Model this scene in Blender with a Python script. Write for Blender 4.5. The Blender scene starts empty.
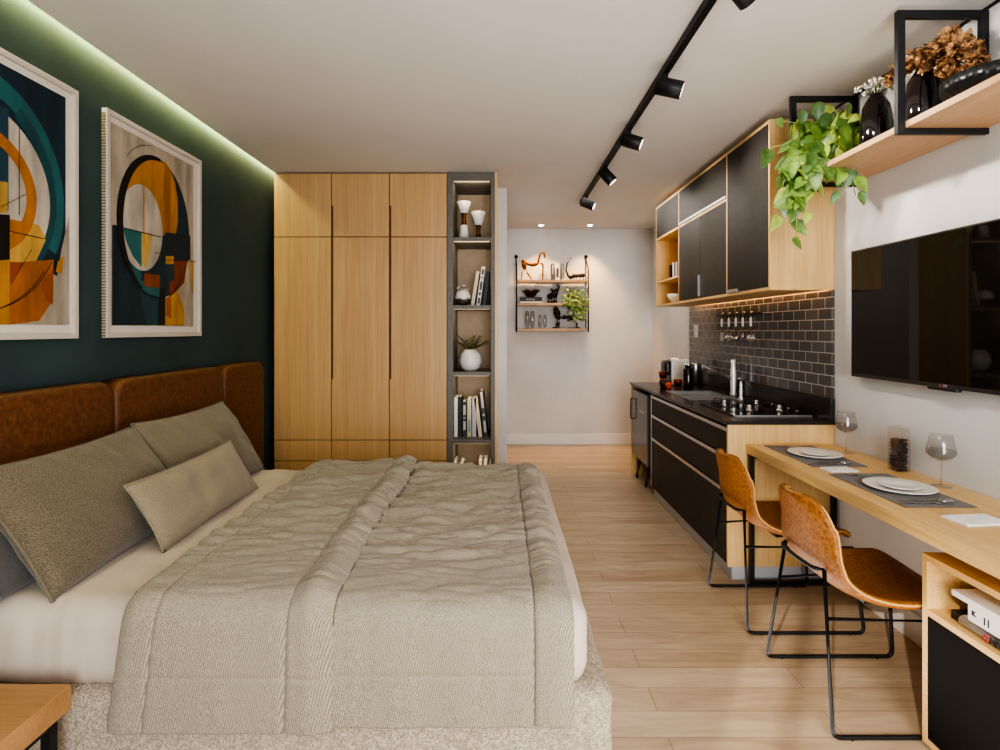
import bpy, bmesh, math, random
from mathutils import Vector, Matrix, noise
random.seed(7)
R = math.radians
SC = bpy.context.scene
COL = SC.collection
PI = math.pi
EYE = 1.38
F = 555.0

def at(px, py, y):
    s = F / y
    return Vector(((px - 500) / s, y, EYE - (py - 330) / s))

# ------------------------------------------------------------------ materials
def lin(c):
    if isinstance(c, str):
        c = c.lstrip('#'); c = [int(c[i:i+2], 16) / 255 for i in (0, 2, 4)]
    return tuple(v / 12.92 if v <= .04045 else ((v + .055) / 1.055) ** 2.4 for v in c) + (1,)

class NT:
    def __init__(s, m):
        s.t = m.node_tree; s.n = s.t.nodes; s.l = s.t.links
        s.b = s.n['Principled BSDF']
    def add(s, kind, **kw):
        n = s.n.new(kind)
        for k, v in kw.items():
            if k in n.inputs: n.inputs[k].default_value = v
            else: setattr(n, k, v)
        return n
    def link(s, a, b): s.l.new(a, b)

def newmat(name, rough=.5, metal=0.0, **kw):
    m = bpy.data.materials.new(name); m.use_nodes = True
    t = NT(m)
    t.b.inputs['Roughness'].default_value = rough
    t.b.inputs['Metallic'].default_value = metal
    for k, v in kw.items(): t.b.inputs[k].default_value = v
    return m, t

def coords(t, world=False, scale=(1, 1, 1)):
    mp = t.add('ShaderNodeMapping'); mp.inputs['Scale'].default_value = scale
    if world:
        g = t.add('ShaderNodeNewGeometry'); t.link(g.outputs['Position'], mp.inputs['Vector'])
    else:
        g = t.add('ShaderNodeTexCoord'); t.link(g.outputs['Object'], mp.inputs['Vector'])
    return mp.outputs['Vector']

def noisy(name, c1, c2, scale=20, stretch=(1, 1, 1), rough=.5, metal=0, bump=0, bscale=None, bdist=.002, detail=4,
          world=False, lo=.35, hi=.65, **kw):
    m, t = newmat(name, rough, metal, **kw)
    v = coords(t, world, stretch)
    n = t.add('ShaderNodeTexNoise', Scale=scale, Detail=detail); t.link(v, n.inputs['Vector'])
    r = t.add('ShaderNodeValToRGB'); e = r.color_ramp.elements
    e[0].position = lo; e[1].position = hi; e[0].color = lin(c1); e[1].color = lin(c2)
    t.link(n.outputs['Fac'], r.inputs['Fac']); t.link(r.outputs['Color'], t.b.inputs['Base Color'])
    if bump:
        n2 = t.add('ShaderNodeTexNoise', Scale=bscale or scale, Detail=3); t.link(v, n2.inputs['Vector'])
        b = t.add('ShaderNodeBump', Strength=bump, Distance=bdist)
        t.link(n2.outputs['Fac'], b.inputs['Height']); t.link(b.outputs['Normal'], t.b.inputs['Normal'])
    return m

def plain(name, c, rough=.5, metal=0, **kw):
    m, t = newmat(name, rough, metal, **kw)
    t.b.inputs['Base Color'].default_value = lin(c)
    return m

def wood(name, c1, c2, axis=2, scale=9, rough=.42, ratio=.045):
    st = [1, 1, 1]; st[axis] = ratio
    m, t = newmat(name, rough)
    v = coords(t, False, st)
    n = t.add('ShaderNodeTexNoise', Scale=scale, Detail=6, Roughness=.6, Distortion=.6); t.link(v, n.inputs['Vector'])
    n2 = t.add('ShaderNodeTexNoise', Scale=scale * 12, Detail=3); t.link(v, n2.inputs['Vector'])
    r = t.add('ShaderNodeValToRGB'); e = r.color_ramp.elements
    e[0].position = .3; e[1].position = .7; e[0].color = lin(c1); e[1].color = lin(c2)
    t.link(n.outputs['Fac'], r.inputs['Fac'])
    mx = t.add('ShaderNodeMix', data_type='RGBA', blend_type='MULTIPLY')
    mx.inputs[0].default_value = .35
    r2 = t.add('ShaderNodeValToRGB'); e = r2.color_ramp.elements
    e[0].position = .35; e[1].position = .6; e[0].color = (.62, .55, .48, 1); e[1].color = (1, 1, 1, 1)
    t.link(n2.outputs['Fac'], r2.inputs['Fac'])
    t.link(r.outputs['Color'], mx.inputs[6]); t.link(r2.outputs['Color'], mx.inputs[7])
    t.link(mx.outputs[2], t.b.inputs['Base Color'])
    b = t.add('ShaderNodeBump', Strength=.12, Distance=.001)
    t.link(n2.outputs['Fac'], b.inputs['Height']); t.link(b.outputs['Normal'], t.b.inputs['Normal'])
    return m

def weave(name, c1, c2, cell=.0065, rough=.9, va=(1, 0, .5), vb=(0, 1, .7), bump=.5):
    m, t = newmat(name, rough)
    g = t.add('ShaderNodeTexCoord')
    nz = t.add('ShaderNodeTexNoise', Scale=60, Detail=2); t.link(g.outputs['Object'], nz.inputs['Vector'])
    def wave(v):
        d = t.add('ShaderNodeVectorMath', operation='DOT_PRODUCT'); t.link(g.outputs['Object'], d.inputs[0]); d.inputs[1].default_value = v
        a = t.add('ShaderNodeMath', operation='MULTIPLY_ADD'); a.inputs[1].default_value = .006; t.link(nz.outputs['Fac'], a.inputs[0]); t.link(d.outputs['Value'], a.inputs[2])
        k = t.add('ShaderNodeMath', operation='MULTIPLY'); k.inputs[1].default_value = 2 * PI / cell; t.link(a.outputs[0], k.inputs[0])
        q = t.add('ShaderNodeMath', operation='SINE'); t.link(k.outputs[0], q.inputs[0]); return q.outputs[0]
    p = t.add('ShaderNodeMath', operation='MULTIPLY'); t.link(wave(va), p.inputs[0]); t.link(wave(vb), p.inputs[1])
    n = t.add('ShaderNodeTexNoise', Scale=260, Detail=3); t.link(g.outputs['Object'], n.inputs['Vector'])
    h = t.add('ShaderNodeMath', operation='MULTIPLY_ADD'); h.inputs[1].default_value = .30; t.link(p.outputs[0], h.inputs[0]); t.link(n.outputs['Fac'], h.inputs[2])
    r = t.add('ShaderNodeValToRGB'); e = r.color_ramp.elements
    e[0].position = .25; e[1].position = .78; e[0].color = lin(c1); e[1].color = lin(c2)
    t.link(h.outputs[0], r.inputs['Fac']); t.link(r.outputs['Color'], t.b.inputs['Base Color'])
    b = t.add('ShaderNodeBump', Strength=bump, Distance=.0015)
    t.link(h.outputs[0], b.inputs['Height']); t.link(b.outputs['Normal'], t.b.inputs['Normal'])
    t.b.inputs['Sheen Weight'].default_value = .2
    return m

def glow(name, c, strength):
    m, t = newmat(name, .5)
    t.b.inputs['Base Color'].default_value = lin(c)
    t.b.inputs['Emission Color'].default_value = lin(c)
    t.b.inputs['Emission Strength'].default_value = strength
    return m

def glass(name, c='#ffffff', rough=.02, ior=1.45):
    m, t = newmat(name, rough)
    t.b.inputs['Base Color'].default_value = lin(c)
    t.b.inputs['Transmission Weight'].default_value = 1
    t.b.inputs['IOR'].default_value = ior
    return m

def thin(name, tint='#ffffff', k=1.0):
    m = bpy.data.materials.new(name); m.use_nodes = True; t = m.node_tree; t.nodes.clear()
    o = t.nodes.new('ShaderNodeOutputMaterial'); mx = t.nodes.new('ShaderNodeMixShader'); tr_ = t.nodes.new('ShaderNodeBsdfTransparent'); g = t.nodes.new('ShaderNodeBsdfGlossy')
    lw = t.nodes.new('ShaderNodeLayerWeight'); lw.inputs[0].default_value = .25 * k
    tr_.inputs[0].default_value = lin(tint); g.inputs['Roughness'].default_value = .02
    lw.inputs[0].default_value = .5
    pw = t.nodes.new('ShaderNodeMath'); pw.operation = 'POWER'; pw.inputs[1].default_value = 3
    ml = t.nodes.new('ShaderNodeMath'); ml.operation = 'MULTIPLY_ADD'; ml.inputs[1].default_value = .6; ml.inputs[2].default_value = .04
    t.links.new(lw.outputs['Facing'], pw.inputs[0]); t.links.new(pw.outputs[0], ml.inputs[0]); t.links.new(ml.outputs[0], mx.inputs[0]); t.links.new(tr_.outputs[0], mx.inputs[1]); t.links.new(g.outputs[0], mx.inputs[2]); t.links.new(mx.outputs[0], o.inputs[0])
    return m
M = {}
M['green_wall'] = noisy('teal_paint', '#304142', '#364a4b', 3, rough=.75, world=True, bump=.15, bscale=60)
M['grey_wall'] = noisy('cement_plaster', '#cfccca', '#dedbd9', 1.6, rough=.7, world=True, detail=7, bump=.08, bscale=25)
M['white'] = plain('white_paint', '#e6e4e2', .45)
M['ceiling'] = noisy('ceiling_paint', '#e0dcd7', '#e4e0dc', 2, rough=.85, world=True)
M['oak'] = wood('light_oak_vertical', '#d8ae72', '#e6c48c', 2)
M['oak_y'] = wood('light_oak_lengthwise', '#d6ab6e', '#e4c288', 1)
M['oak_x'] = wood('light_oak_crosswise', '#d3a670', '#e0bc88', 0)
M['shelf_oak'] = wood('shelf_oak', '#c49c76', '#d0aa84', 1)
M['ward'] = wood('honey_veneer', '#c49a68', '#d0aa7a', 2, scale=14, rough=.4, ratio=.02)
M['ward_in'] = plain('veneer_shadow', '#6b3f1a', .6)
M['nightwood'] = wood('walnut_oak', '#a47a50', '#b98e62', 0, scale=12)
M['black'] = plain('black_lacquer', '#2b2725', .32)
M['black_matt'] = noisy('black_laminate', '#35312d', '#3b3733', 40, rough=.5, **{'Specular IOR Level': .25})
M['metal_black'] = plain('black_steel', '#1b1c1e', .5, .1)
M['black_low'] = plain('black_door', '#1c1917', .6, **{'Specular IOR Level': .1})
M['grey_unit'] = noisy('graphite_laminate', '#68635d', '#706b64', 20, rough=.5)
M['taupe'] = noisy('taupe_laminate', '#94826e', '#9c8a76', 20, rough=.6)
M['alu'] = plain('brushed_aluminium', '#c4c4c4', .3, .9)
M['steel'] = plain('stainless_steel', '#c8c8c6', .22, 1)
M['chrome'] = plain('chrome', '#e4e4e4', .08, 1)
M['satin'] = plain('satin_chrome', '#f4f4f2', .22, .35)
M['sinksteel'] = plain('sink_steel', '#b4b2ae', .35, .85)
M['stone'] = noisy('black_granite', '#2a2523', '#332e2b', 200, rough=.26)
M['plinthgrey'] = plain('pale_plinth', '#b9b9bd', .3)
M['white_steel'] = plain('pale_steel', '#f2f2f0', .35)
M['glassblack'] = plain('black_glass', '#141414', .05)
M['grill'] = plain('cast_iron', '#191919', .4, .3)
M['linen'] = weave('taupe_linen', '#3f3629', '#857863', .0065, va=(0, 1, 0), vb=(-.5, 0, 1))
M['linen_grey'] = weave('grey_linen', '#5a5142', '#857963', .005, va=(0, 1, 0), vb=(-.5, 0, 1))
M['linen_light'] = weave('beige_linen', '#786a54', '#a0917a', .005, va=(0, 1, 0), vb=(-.5, 0, 1))
M['slate'] = weave('slate_cotton', '#4c4a48', '#64615e', .005, va=(0, 1, 0), vb=(-.5, 0, 1))
M['quilt'] = weave('greige_quilt_cloth', '#6e6454', '#b3a896', .0065, bump=.4)
M['seam_and_shade'] = weave('dark_seam_and_shade', '#2e2a23', '#474136', .004)
M['sheet'] = noisy('cream_sheet', '#bbada0', '#c6b9ac', 5, rough=.85, bump=.25, bscale=260, bdist=.001)
M['leather'] = noisy('brown_leather', '#58341a', '#734625', 50, rough=.55, bump=.35, bscale=260, detail=8)
M['chair_leather'] = noisy('tan_leather', '#6e3d10', '#a86e30', 85, rough=.5, bump=.5, bscale=200, detail=12, lo=.3, hi=.72)
M['stitch'] = plain('tan_stitching', '#c99a5c', .6)
M['ceramic'] = plain('white_ceramic', '#e9e4dd', .25)
M['paper'] = plain('book_paper', '#e8e2d4', .8)
M['napkin'] = noisy('white_napkin', '#e2dedb', '#efecea', 30, rough=.9)
M['mat'] = weave('charcoal_placemat', '#4e4640', '#756a62', .004, bump=.3)
M['clear'] = thin('clear_glass', '#fafafa')
M['vase'] = plain('black_glaze', '#17100f', .06)
M['fluted'] = plain('dark_fluted_glaze', '#1c1e20', .3)
M['bronze'] = plain('bronze', '#7a4c1c', .3, .8)
M['iron'] = plain('dark_iron', '#1b1512', .38, .4)
M['leaf'] = noisy('green_leaf', '#527030', '#789444', 30, rough=.35)
M['leaf_light'] = noisy('lime_leaf', '#8aa044', '#b0bc60', 30, rough=.35)
M['leaf_dark'] = noisy('deep_green_leaf', '#3b5628', '#557438', 30, rough=.4)
M['vine'] = plain('pale_green_vine', '#9aa864', .6)
M['olive'] = noisy('olive_leaf', '#383a1c', '#5a5a32', 40, rough=.6)
M['petal'] = noisy('dry_brown_petal', '#6e4526', '#b08556', 60, rough=.6)
M['petal2'] = noisy('dry_gold_petal', '#8a6038', '#c29a6a', 60, rough=.6)
M['petal3'] = plain('dark_brown_petal', '#4e2a12', .6)
M['blossom'] = plain('white_blossom', '#d8d6c4', .7)
M['pot'] = plain('plum_grey_pot', '#4a4248', .5)
M['warm'] = glow('warm_led', '#ffe2b8', .9)
M['cool'] = glow('soft_white_led', '#fff0d8', 8)
M['cove'] = glow('cove_led', '#f4f0a0', 26)
M['lens'] = glow('lamp_lens', '#fff2dc', 2)
M['under'] = glow('amber_led', '#ffb86a', 9)
M['boucle'] = None
M['tile'] = None
M['floor'] = None

def mk_boucle():
    m, t = newmat('cream_boucle', .95)
    v = coords(t)
    n = t.add('ShaderNodeTexNoise', Scale=115, Detail=3, Distortion=1.5); t.link(v, n.inputs['Vector'])
    r = t.add('ShaderNodeValToRGB'); e = r.color_ramp.elements
    e[0].position = .42; e[1].position = .58; e[0].color = lin('#a19180'); e[1].color = lin('#c8bba8')
    t.link(n.outputs['Fac'], r.inputs['Fac']); t.link(r.outputs['Color'], t.b.inputs['Base Color'])
    b = t.add('ShaderNodeBump', Strength=1.0, Distance=.008)
    t.link(n.outputs['Fac'], b.inputs['Height']); t.link(b.outputs['Normal'], t.b.inputs['Normal'])
    return m
M['boucle'] = mk_boucle()

def mk_tile():
    m, t = newmat('charcoal_metro_tile', .12)
    g = t.add('ShaderNodeNewGeometry'); sp = t.add('ShaderNodeSeparateXYZ'); cb = t.add('ShaderNodeCombineXYZ')
    t.link(g.outputs['Position'], sp.inputs[0]); t.link(sp.outputs['Y'], cb.inputs['X'])
    ad = t.add('ShaderNodeMath', operation='ADD'); ad.inputs[1].default_value = -1.0 + .0615 * 4
    t.link(sp.outputs['Z'], ad.inputs[0]); t.link(ad.outputs[0], cb.inputs['Y'])
    br = t.add('ShaderNodeTexBrick'); t.link(cb.outputs[0], br.inputs['Vector'])
    br.inputs['Scale'].default_value = 1; br.inputs['Brick Width'].default_value = .133
    br.inputs['Row Height'].default_value = .0622; br.inputs['Mortar Size'].default_value = .0026
    br.inputs['Mortar Smooth'].default_value = .1; br.inputs['Bias'].default_value = 0
    br.inputs['Color1'].default_value = lin('#5b5a5a'); br.inputs['Color2'].default_value = lin('#494848')
    br.inputs['Mortar'].default_value = lin('#bcbbba')
    t.link(br.outputs['Color'], t.b.inputs['Base Color'])
    rr = t.add('ShaderNodeMath', operation='MULTIPLY_ADD'); rr.inputs[1].default_value = .7; rr.inputs[2].default_value = .12
    t.link(br.outputs['Fac'], rr.inputs[0]); t.link(rr.outputs[0], t.b.inputs['Roughness'])
    b = t.add('ShaderNodeBump', Strength=.6, Distance=.002, invert=True)
    t.link(br.outputs['Fac'], b.inputs['Height']); t.link(b.outputs['Normal'], t.b.inputs['Normal'])
    return m
M['tile'] = mk_tile()

def mk_floor():
    m, t = newmat('oak_planks', .32)
    g = t.add('ShaderNodeNewGeometry')
    mp = t.add('ShaderNodeMapping'); mp.inputs['Location'].default_value = (-.57 + 2.4, -2.40 + 13 * .13 * 2, 0)
    t.link(g.outputs['Position'], mp.inputs['Vector'])
    br = t.add('ShaderNodeTexBrick'); t.link(mp.outputs[0], br.inputs['Vector'])
    br.offset = .5
    br.inputs['Scale'].default_value = 1; br.inputs['Brick Width'].default_value = 1.2
    br.inputs['Row Height'].default_value = .13; br.inputs['Mortar Size'].default_value = .0012
    br.inputs['Mortar Smooth'].default_value = .3
    br.inputs['Color1'].default_value = lin('#c9b49a'); br.inputs['Color2'].default_value = lin('#bda588')
    br.inputs['Mortar'].default_value = lin('#7d6957')
    mp2 = t.add('ShaderNodeMapping'); mp2.inputs['Scale'].default_value = (.16, 1, 1)
    t.link(g.outputs['Position'], mp2.inputs['Vector'])
    n = t.add('ShaderNodeTexNoise', Scale=14, Detail=8, Roughness=.6, Distortion=1.2); t.link(mp2.outputs[0], n.inputs['Vector'])
    r = t.add('ShaderNodeValToRGB'); e = r.color_ramp.elements
    e[0].position = .3; e[1].position = .62; e[0].color = (.66, .60, .55, 1); e[1].color = (1, 1, 1, 1)
    t.link(n.outputs['Fac'], r.inputs['Fac'])
    mx = t.add('ShaderNodeMix', data_type='RGBA', blend_type='MULTIPLY'); mx.inputs[0].default_value = .75
    t.link(br.outputs['Color'], mx.inputs[6]); t.link(r.outputs['Color'], mx.inputs[7])
    t.link(mx.outputs[2], t.b.inputs['Base Color'])
    n2 = t.add('ShaderNodeTexNoise', Scale=6, Detail=3); t.link(mp2.outputs[0], n2.inputs['Vector'])
    rr = t.add('ShaderNodeMath', operation='MULTIPLY_ADD'); rr.inputs[1].default_value = .25; rr.inputs[2].default_value = .22
    t.link(n2.outputs['Fac'], rr.inputs[0]); t.link(rr.outputs[0], t.b.inputs['Roughness'])
    b = t.add('ShaderNodeBump', Strength=.3, Distance=.001, invert=True)
    t.link(br.outputs['Fac'], b.inputs['Height']); t.link(b.outputs['Normal'], t.b.inputs['Normal'])
    return m
M['floor'] = mk_floor()

# ------------------------------------------------------------------ mesh helpers
def BM(): return bmesh.new()

def bx(bm, x0, x1, y0, y1, z0, z1, mi=0):
    x0, x1 = sorted((x0, x1)); y0, y1 = sorted((y0, y1)); z0, z1 = sorted((z0, z1))
    v = [bm.verts.new((x, y, z)) for x in (x0, x1) for y in (y0, y1) for z in (z0, z1)]
    for a in ((0, 1, 3, 2), (4, 6, 7, 5), (0, 4, 5, 1), (2, 3, 7, 6), (0, 2, 6, 4), (1, 5, 7, 3)):
        f = bm.faces.new([v[i] for i in a]); f.material_index = mi
    return v

def bxr(bm, x0, x1, y0, y1, z0, z1, r=.003, seg=2):
    t = BM(); bx(t, x0, x1, y0, y1, z0, z1)
    bmesh.ops.bevel(t, geom=t.edges[:], offset=r, segments=seg, affect='EDGES', profile=.5)
    merge(bm, t)

def merge(bm, t):
    me = bpy.data.meshes.new('t'); t.to_mesh(me); t.free(); bm.from_mesh(me); bpy.data.meshes.remove(me)

def frame_axes(d):
    d = d.normalized(); u = Vector((0, 0, 1)) if abs(d.z) < .9 else Vector((1, 0, 0))
    a = d.cross(u).normalized(); return a, a.cross(d).normalized()

def tube(bm, pts, r, n=8, cap=True, mi=0):
    pts = [Vector(p) for p in pts]; rs = r if isinstance(r, (list, tuple)) else [r] * len(pts)
    rings = []; a = None
    for i, p in enumerate(pts):
        d = (pts[min(i + 1, len(pts) - 1)] - pts[max(i - 1, 0)]).normalized()
        if a is None: a, b = frame_axes(d)
        else:
            a = (a - d * a.dot(d)).normalized(); b = d.cross(a)
        rings.append([bm.verts.new(p + (a * math.cos(2 * PI * k / n) + b * math.sin(2 * PI * k / n)) * rs[i]) for k in range(n)])
    for i in range(len(rings) - 1):
        for k in range(n):
            f = bm.faces.new((rings[i][k], rings[i][(k + 1) % n], rings[i + 1][(k + 1) % n], rings[i + 1][k]))
            f.smooth = True; f.material_index = mi
    if cap:
        for q in (rings[0][::-1], rings[-1]):
            try: bm.faces.new(q).material_index = mi
            except ValueError: pass

def fillet(pts, r=.03, n=5):
    pts = [Vector(p) for p in pts]; out = [pts[0]]
    for i in range(1, len(pts) - 1):
        p = pts[i]; a = (pts[i - 1] - p); b = (pts[i + 1] - p)
        rr = min(r, a.length * .45, b.length * .45)
        A = p + a.normalized() * rr; B = p + b.normalized() * rr
        for k in range(n + 1):
            t = k / n; out.append(A * (1 - t) ** 2 + p * 2 * t * (1 - t) + B * t * t)
    out.append(pts[-1]); return out

def lathe(bm, prof, c=(0, 0, 0), n=24, smooth=True, flute=0, nf=0, mi=0, wav=None):
    c = Vector(c); rings = []
    for (r, z) in prof:
        ring = []
        for k in range(n):
            a = 2 * PI * k / n; rr = r
            if nf: rr = r * (1 + flute * abs(math.cos(nf * a / 2)) - flute)
            ring.append(bm.verts.new(c + Vector((rr * math.cos(a), rr * math.sin(a), z + (wav(a, r) if wav else 0)))))
        rings.append(ring)
    for i in range(len(rings) - 1):
        for k in range(n):
            f = bm.faces.new((rings[i][k], rings[i][(k + 1) % n], rings[i + 1][(k + 1) % n], rings[i + 1][k]))
            f.smooth = smooth; f.material_index = mi
    for ring, rev in ((rings[0], True), (rings[-1], False)):
        if prof[0 if rev else -1][0] > 1e-5:
            try: bm.faces.new(ring[::-1] if rev else ring).material_index = mi
            except ValueError: pass
    bmesh.ops.remove_doubles(bm, verts=[v for rr in (rings[0], rings[-1]) for v in rr], dist=1e-5)

def cyl(bm, c0, c1, r0, r1=None, n=20, mi=0):
    tube(bm, [c0, c1], [r0, r0 if r1 is None else r1], n, mi=mi)

def ball(bm, c, r, sub=2, sc=(1, 1, 1), mi=0):
    g = bmesh.ops.create_icosphere(bm, subdivisions=sub, radius=r)
    for v in g['verts']:
        v.co = Vector(c) + Vector((v.co.x * sc[0], v.co.y * sc[1], v.co.z * sc[2]))
        for f in v.link_faces: f.smooth = True; f.material_index = mi

def rbox(bm, lo, hi, r=.04, n=(10, 10, 8), disp=None):
    """soft rounded block with optional displacement"""
    lo = Vector(lo); hi = Vector(hi); ilo = lo + Vector((r,) * 3); ihi = hi - Vector((r,) * 3)
    vs = {}
    def vert(i, j, k):
        key = (i, j, k)
        if key not in vs:
            p = Vector((lo.x + (hi.x - lo.x) * i / n[0], lo.y + (hi.y - lo.y) * j / n[1], lo.z + (hi.z - lo.z) * k / n[2]))
            q = Vector([max(ilo[a], min(ihi[a], p[a])) for a in range(3)])
            d = p - q
            if d.length > 1e-9: p = q + d.normalized() * r
            nr = d.normalized() if d.length > 1e-9 else Vector((0, 0, 1))
            if disp: p = p + nr * disp(p, nr)
            vs[key] = bm.verts.new(p)
        return vs[key]
    def face(a):
        f = bm.faces.new(a); f.smooth = True
    for i in range(n[0]):
        for j in range(n[1]):
            face((vert(i, j, 0), vert(i, j + 1, 0), vert(i + 1, j + 1, 0), vert(i + 1, j, 0)))
            face((vert(i, j, n[2]), vert(i + 1, j, n[2]), vert(i + 1, j + 1, n[2]), vert(i, j + 1, n[2])))
    for i in range(n[0]):
        for k in range(n[2]):
            face((vert(i, 0, k), vert(i + 1, 0, k), vert(i + 1, 0, k + 1), vert(i, 0, k + 1)))
            face((vert(i, n[1], k), vert(i, n[1], k + 1), vert(i + 1, n[1], k + 1), vert(i + 1, n[1], k)))
    for j in range(n[1]):
        for k in range(n[2]):
            face((vert(0, j, k), vert(0, j, k + 1), vert(0, j + 1, k + 1), vert(0, j + 1, k)))
            face((vert(n[0], j, k), vert(n[0], j + 1, k), vert(n[0], j + 1, k + 1), vert(n[0], j, k + 1)))

def grid(bm, fn, nu, nv, mi=0, wrap=False):
    g = [[bm.verts.new(fn(i / nu, j / nv)) for j in range(nv + 1)] for i in range(nu + 1)]
    for i in range(nu):
        for j in range(nv):
            f = bm.faces.new((g[i][j], g[i + 1][j], g[i + 1][j + 1], g[i][j + 1])); f.smooth = True; f.material_index = mi
    return g

# ------------------------------------------------------------------ object helpers
ORG = {}
def obj(name, bm, m, parent=None, sub=0, bevel=0, solid=0, smooth=False, remesh=0, label=None, solid_off=0):
    me = bpy.data.meshes.new(name)
    if isinstance(bm, bpy.types.Mesh): me = bm
    else:
        bmesh.ops.recalc_face_normals(bm, faces=bm.faces[:]) if not solid else None
        bm.to_mesh(me); bm.free()
    me.materials.clear() if me.materials else None
    for mm in (m if isinstance(m, (list, tuple)) else [m]): me.materials.append(mm)
    o = bpy.data.objects.new(name, me); COL.objects.link(o)
    xs = [v.co for v in me.vertices]
    lo = Vector([min(c[i] for c in xs) for i in range(3)]); hi = Vector([max(c[i] for c in xs) for i in range(3)])
    c = Vector(((lo.x + hi.x) / 2, (lo.y + hi.y) / 2, lo.z))
    me.transform(Matrix.Translation(-c))
    o.location = c - (ORG.get(parent.name, Vector()) if parent else Vector())
    ORG[o.name] = c
    if parent: o.parent = parent
    if smooth:
        for p in me.polygons: p.use_smooth = True
    if solid:
        md = o.modifiers.new('thickness', 'SOLIDIFY'); md.thickness = solid; md.offset = solid_off
    if remesh:
        md = o.modifiers.new('fuse', 'REMESH'); md.mode = 'VOXEL'; md.voxel_size = remesh; md.use_smooth_shade = True
        md = o.modifiers.new('relax', 'SMOOTH'); md.factor = .5; md.iterations = 3
    if bevel:
        md = o.modifiers.new('edge', 'BEVEL'); md.width = bevel; md.segments = 2; md.limit_method = 'ANGLE'; md.angle_limit = R(40)
    if sub:
        md = o.modifiers.new('smooth', 'SUBSURF'); md.levels = sub; md.render_levels = sub
    if label: o['label'] = label
    return o

def thing(name, label, cat, loc, group=None):
    o = bpy.data.objects.new(name, None); COL.objects.link(o); o.empty_display_size = .05
    o.location = loc; ORG[o.name] = Vector(loc)
    o['label'] = label; o['category'] = cat
    if group: o['group'] = group
    return o

def tag(o, label, cat, group=None):
    o['label'] = label; o['category'] = cat
    if group: o['group'] = group
    return o

def struct(name, bm, m, **kw):
    o = obj(name, bm, m, **kw); o['kind'] = 'structure'; return o

def dup(root, loc, label=None, rotz=None):
    r = root.copy(); COL.objects.link(r); r.location = loc
    if rotz is not None: r.rotation_euler = (0, 0, rotz)
    if label: r['label'] = label
    for ch in list(root.children):
        c = ch.copy(); COL.objects.link(c); c.parent = r
        for g in list(ch.children):
            d = g.copy(); COL.objects.link(d); d.parent = c
    return r

def one(name, fn, m, label, cat, group=None, **kw):
    bm = BM(); fn(bm); return tag(obj(name, bm, m, **kw), label, cat, group)

def P(name, m, parent, fn, **kw):
    bm = BM(); fn(bm); return obj(name, bm, m, parent, **kw)

def text_mesh(s, size, depth=.0006, mat4=Matrix.Identity(4), bold=0):
    cu = bpy.data.curves.new('t', 'FONT'); cu.body = s; cu.size = size; cu.extrude = depth; cu.offset = bold
    cu.align_x = 'CENTER'; cu.align_y = 'CENTER'
    o = bpy.data.objects.new('t', cu); COL.objects.link(o)
    dg = bpy.context.evaluated_depsgraph_get()
    me = bpy.data.meshes.new_from_object(o.evaluated_get(dg))
    bpy.data.objects.remove(o); bpy.data.curves.remove(cu)
    me.transform(mat4); return me

# ================================================================== ROOM
XL, XR, YB, H = -1.79, 1.84, 6.70, 2.60
YF = -1.6
b = BM(); bx(b, XL - .2, XR + .2, YF - .1, YB + .1, -.1, 0); struct('floor', b, M['floor'])
b = BM(); bx(b, XL + .045, XR + .2, YF - .1, YB + .1, H, H + .02)
bx(b, XL - .2, XL + .08, YF - .1, YB + .1, H + .11, H + .13)
bx(b, XL + .045, XL + .07, YF - .1, YB + .1, H + .02, H + .11)
struct('ceiling', b, M['ceiling'])
b = BM(); bx(b, XL - .1, XL, YF, YB, 0, H + .11); struct('wall_left', b, M['green_wall'])
b = BM(); bx(b, XR, XR + .1, YF, YB, 0, H); struct('wall_right', b, M['grey_wall'])
b = BM(); bx(b, XL, XR, YB, YB + .1, 0, H); struct('wall_back', b, M['grey_wall'])
b = BM(); bx(b, XL, .06, 4.77, YB, 0, H); struct('wall_partition', b, M['grey_wall'])
# wall behind the viewer, with a wide balcony opening
b = BM(); bx(b, XL, -1.55, YF - .1, YF, 0, H); bx(b, 1.55, XR, YF - .1, YF, 0, H); bx(b, -1.55, 1.55, YF - .1, YF, 2.4, H)
struct('wall_front', b, M['white'])
b = BM(); bx(b, .075, XR - .001, YB - .015, YB, 0, .13); struct('baseboard_back', b, M['white'], bevel=.003)
b = BM(); bx(b, XR - .014, XR, YF, 3.04, 0, .13); struct('baseboard_right', b, M['white'], bevel=.003)
b = BM(); bx(b, .06, .072, 4.77, YB - .02, 0, .13); struct('baseboard_partition', b, M['white'], bevel=.003)
b = BM()
for x in (-1.55, -1.28, -.55, .0, .27, .9, 1.5): bx(b, x, x + .05, YF - .07, YF - .02, 0, 2.4)  # unseen posts, some added thin to streak the sun across the floor
bx(b, -1.5, 1.5, YF - .07, YF - .02, 2.34, 2.4); bx(b, -1.5, 1.5, YF - .07, YF - .02, 0, .05)
struct('window_1', b, M['white'])
b = BM(); bx(b, XR - .006, XR, YF, 3.04, H - .012, H - .0005); struct('shadow_gap_strip_1', b, M['metal_black'])  # black strip put in for the shade between wall and ceiling
# cove light strip
one('cove_light_strip', lambda b: bx(b, XL + .008, XL + .03, 0.2, 4.7, H + .075, H + .085), M['cove'],
    'glowing pale yellow light strip in the ceiling slot along the green wall', 'light strip')

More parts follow.
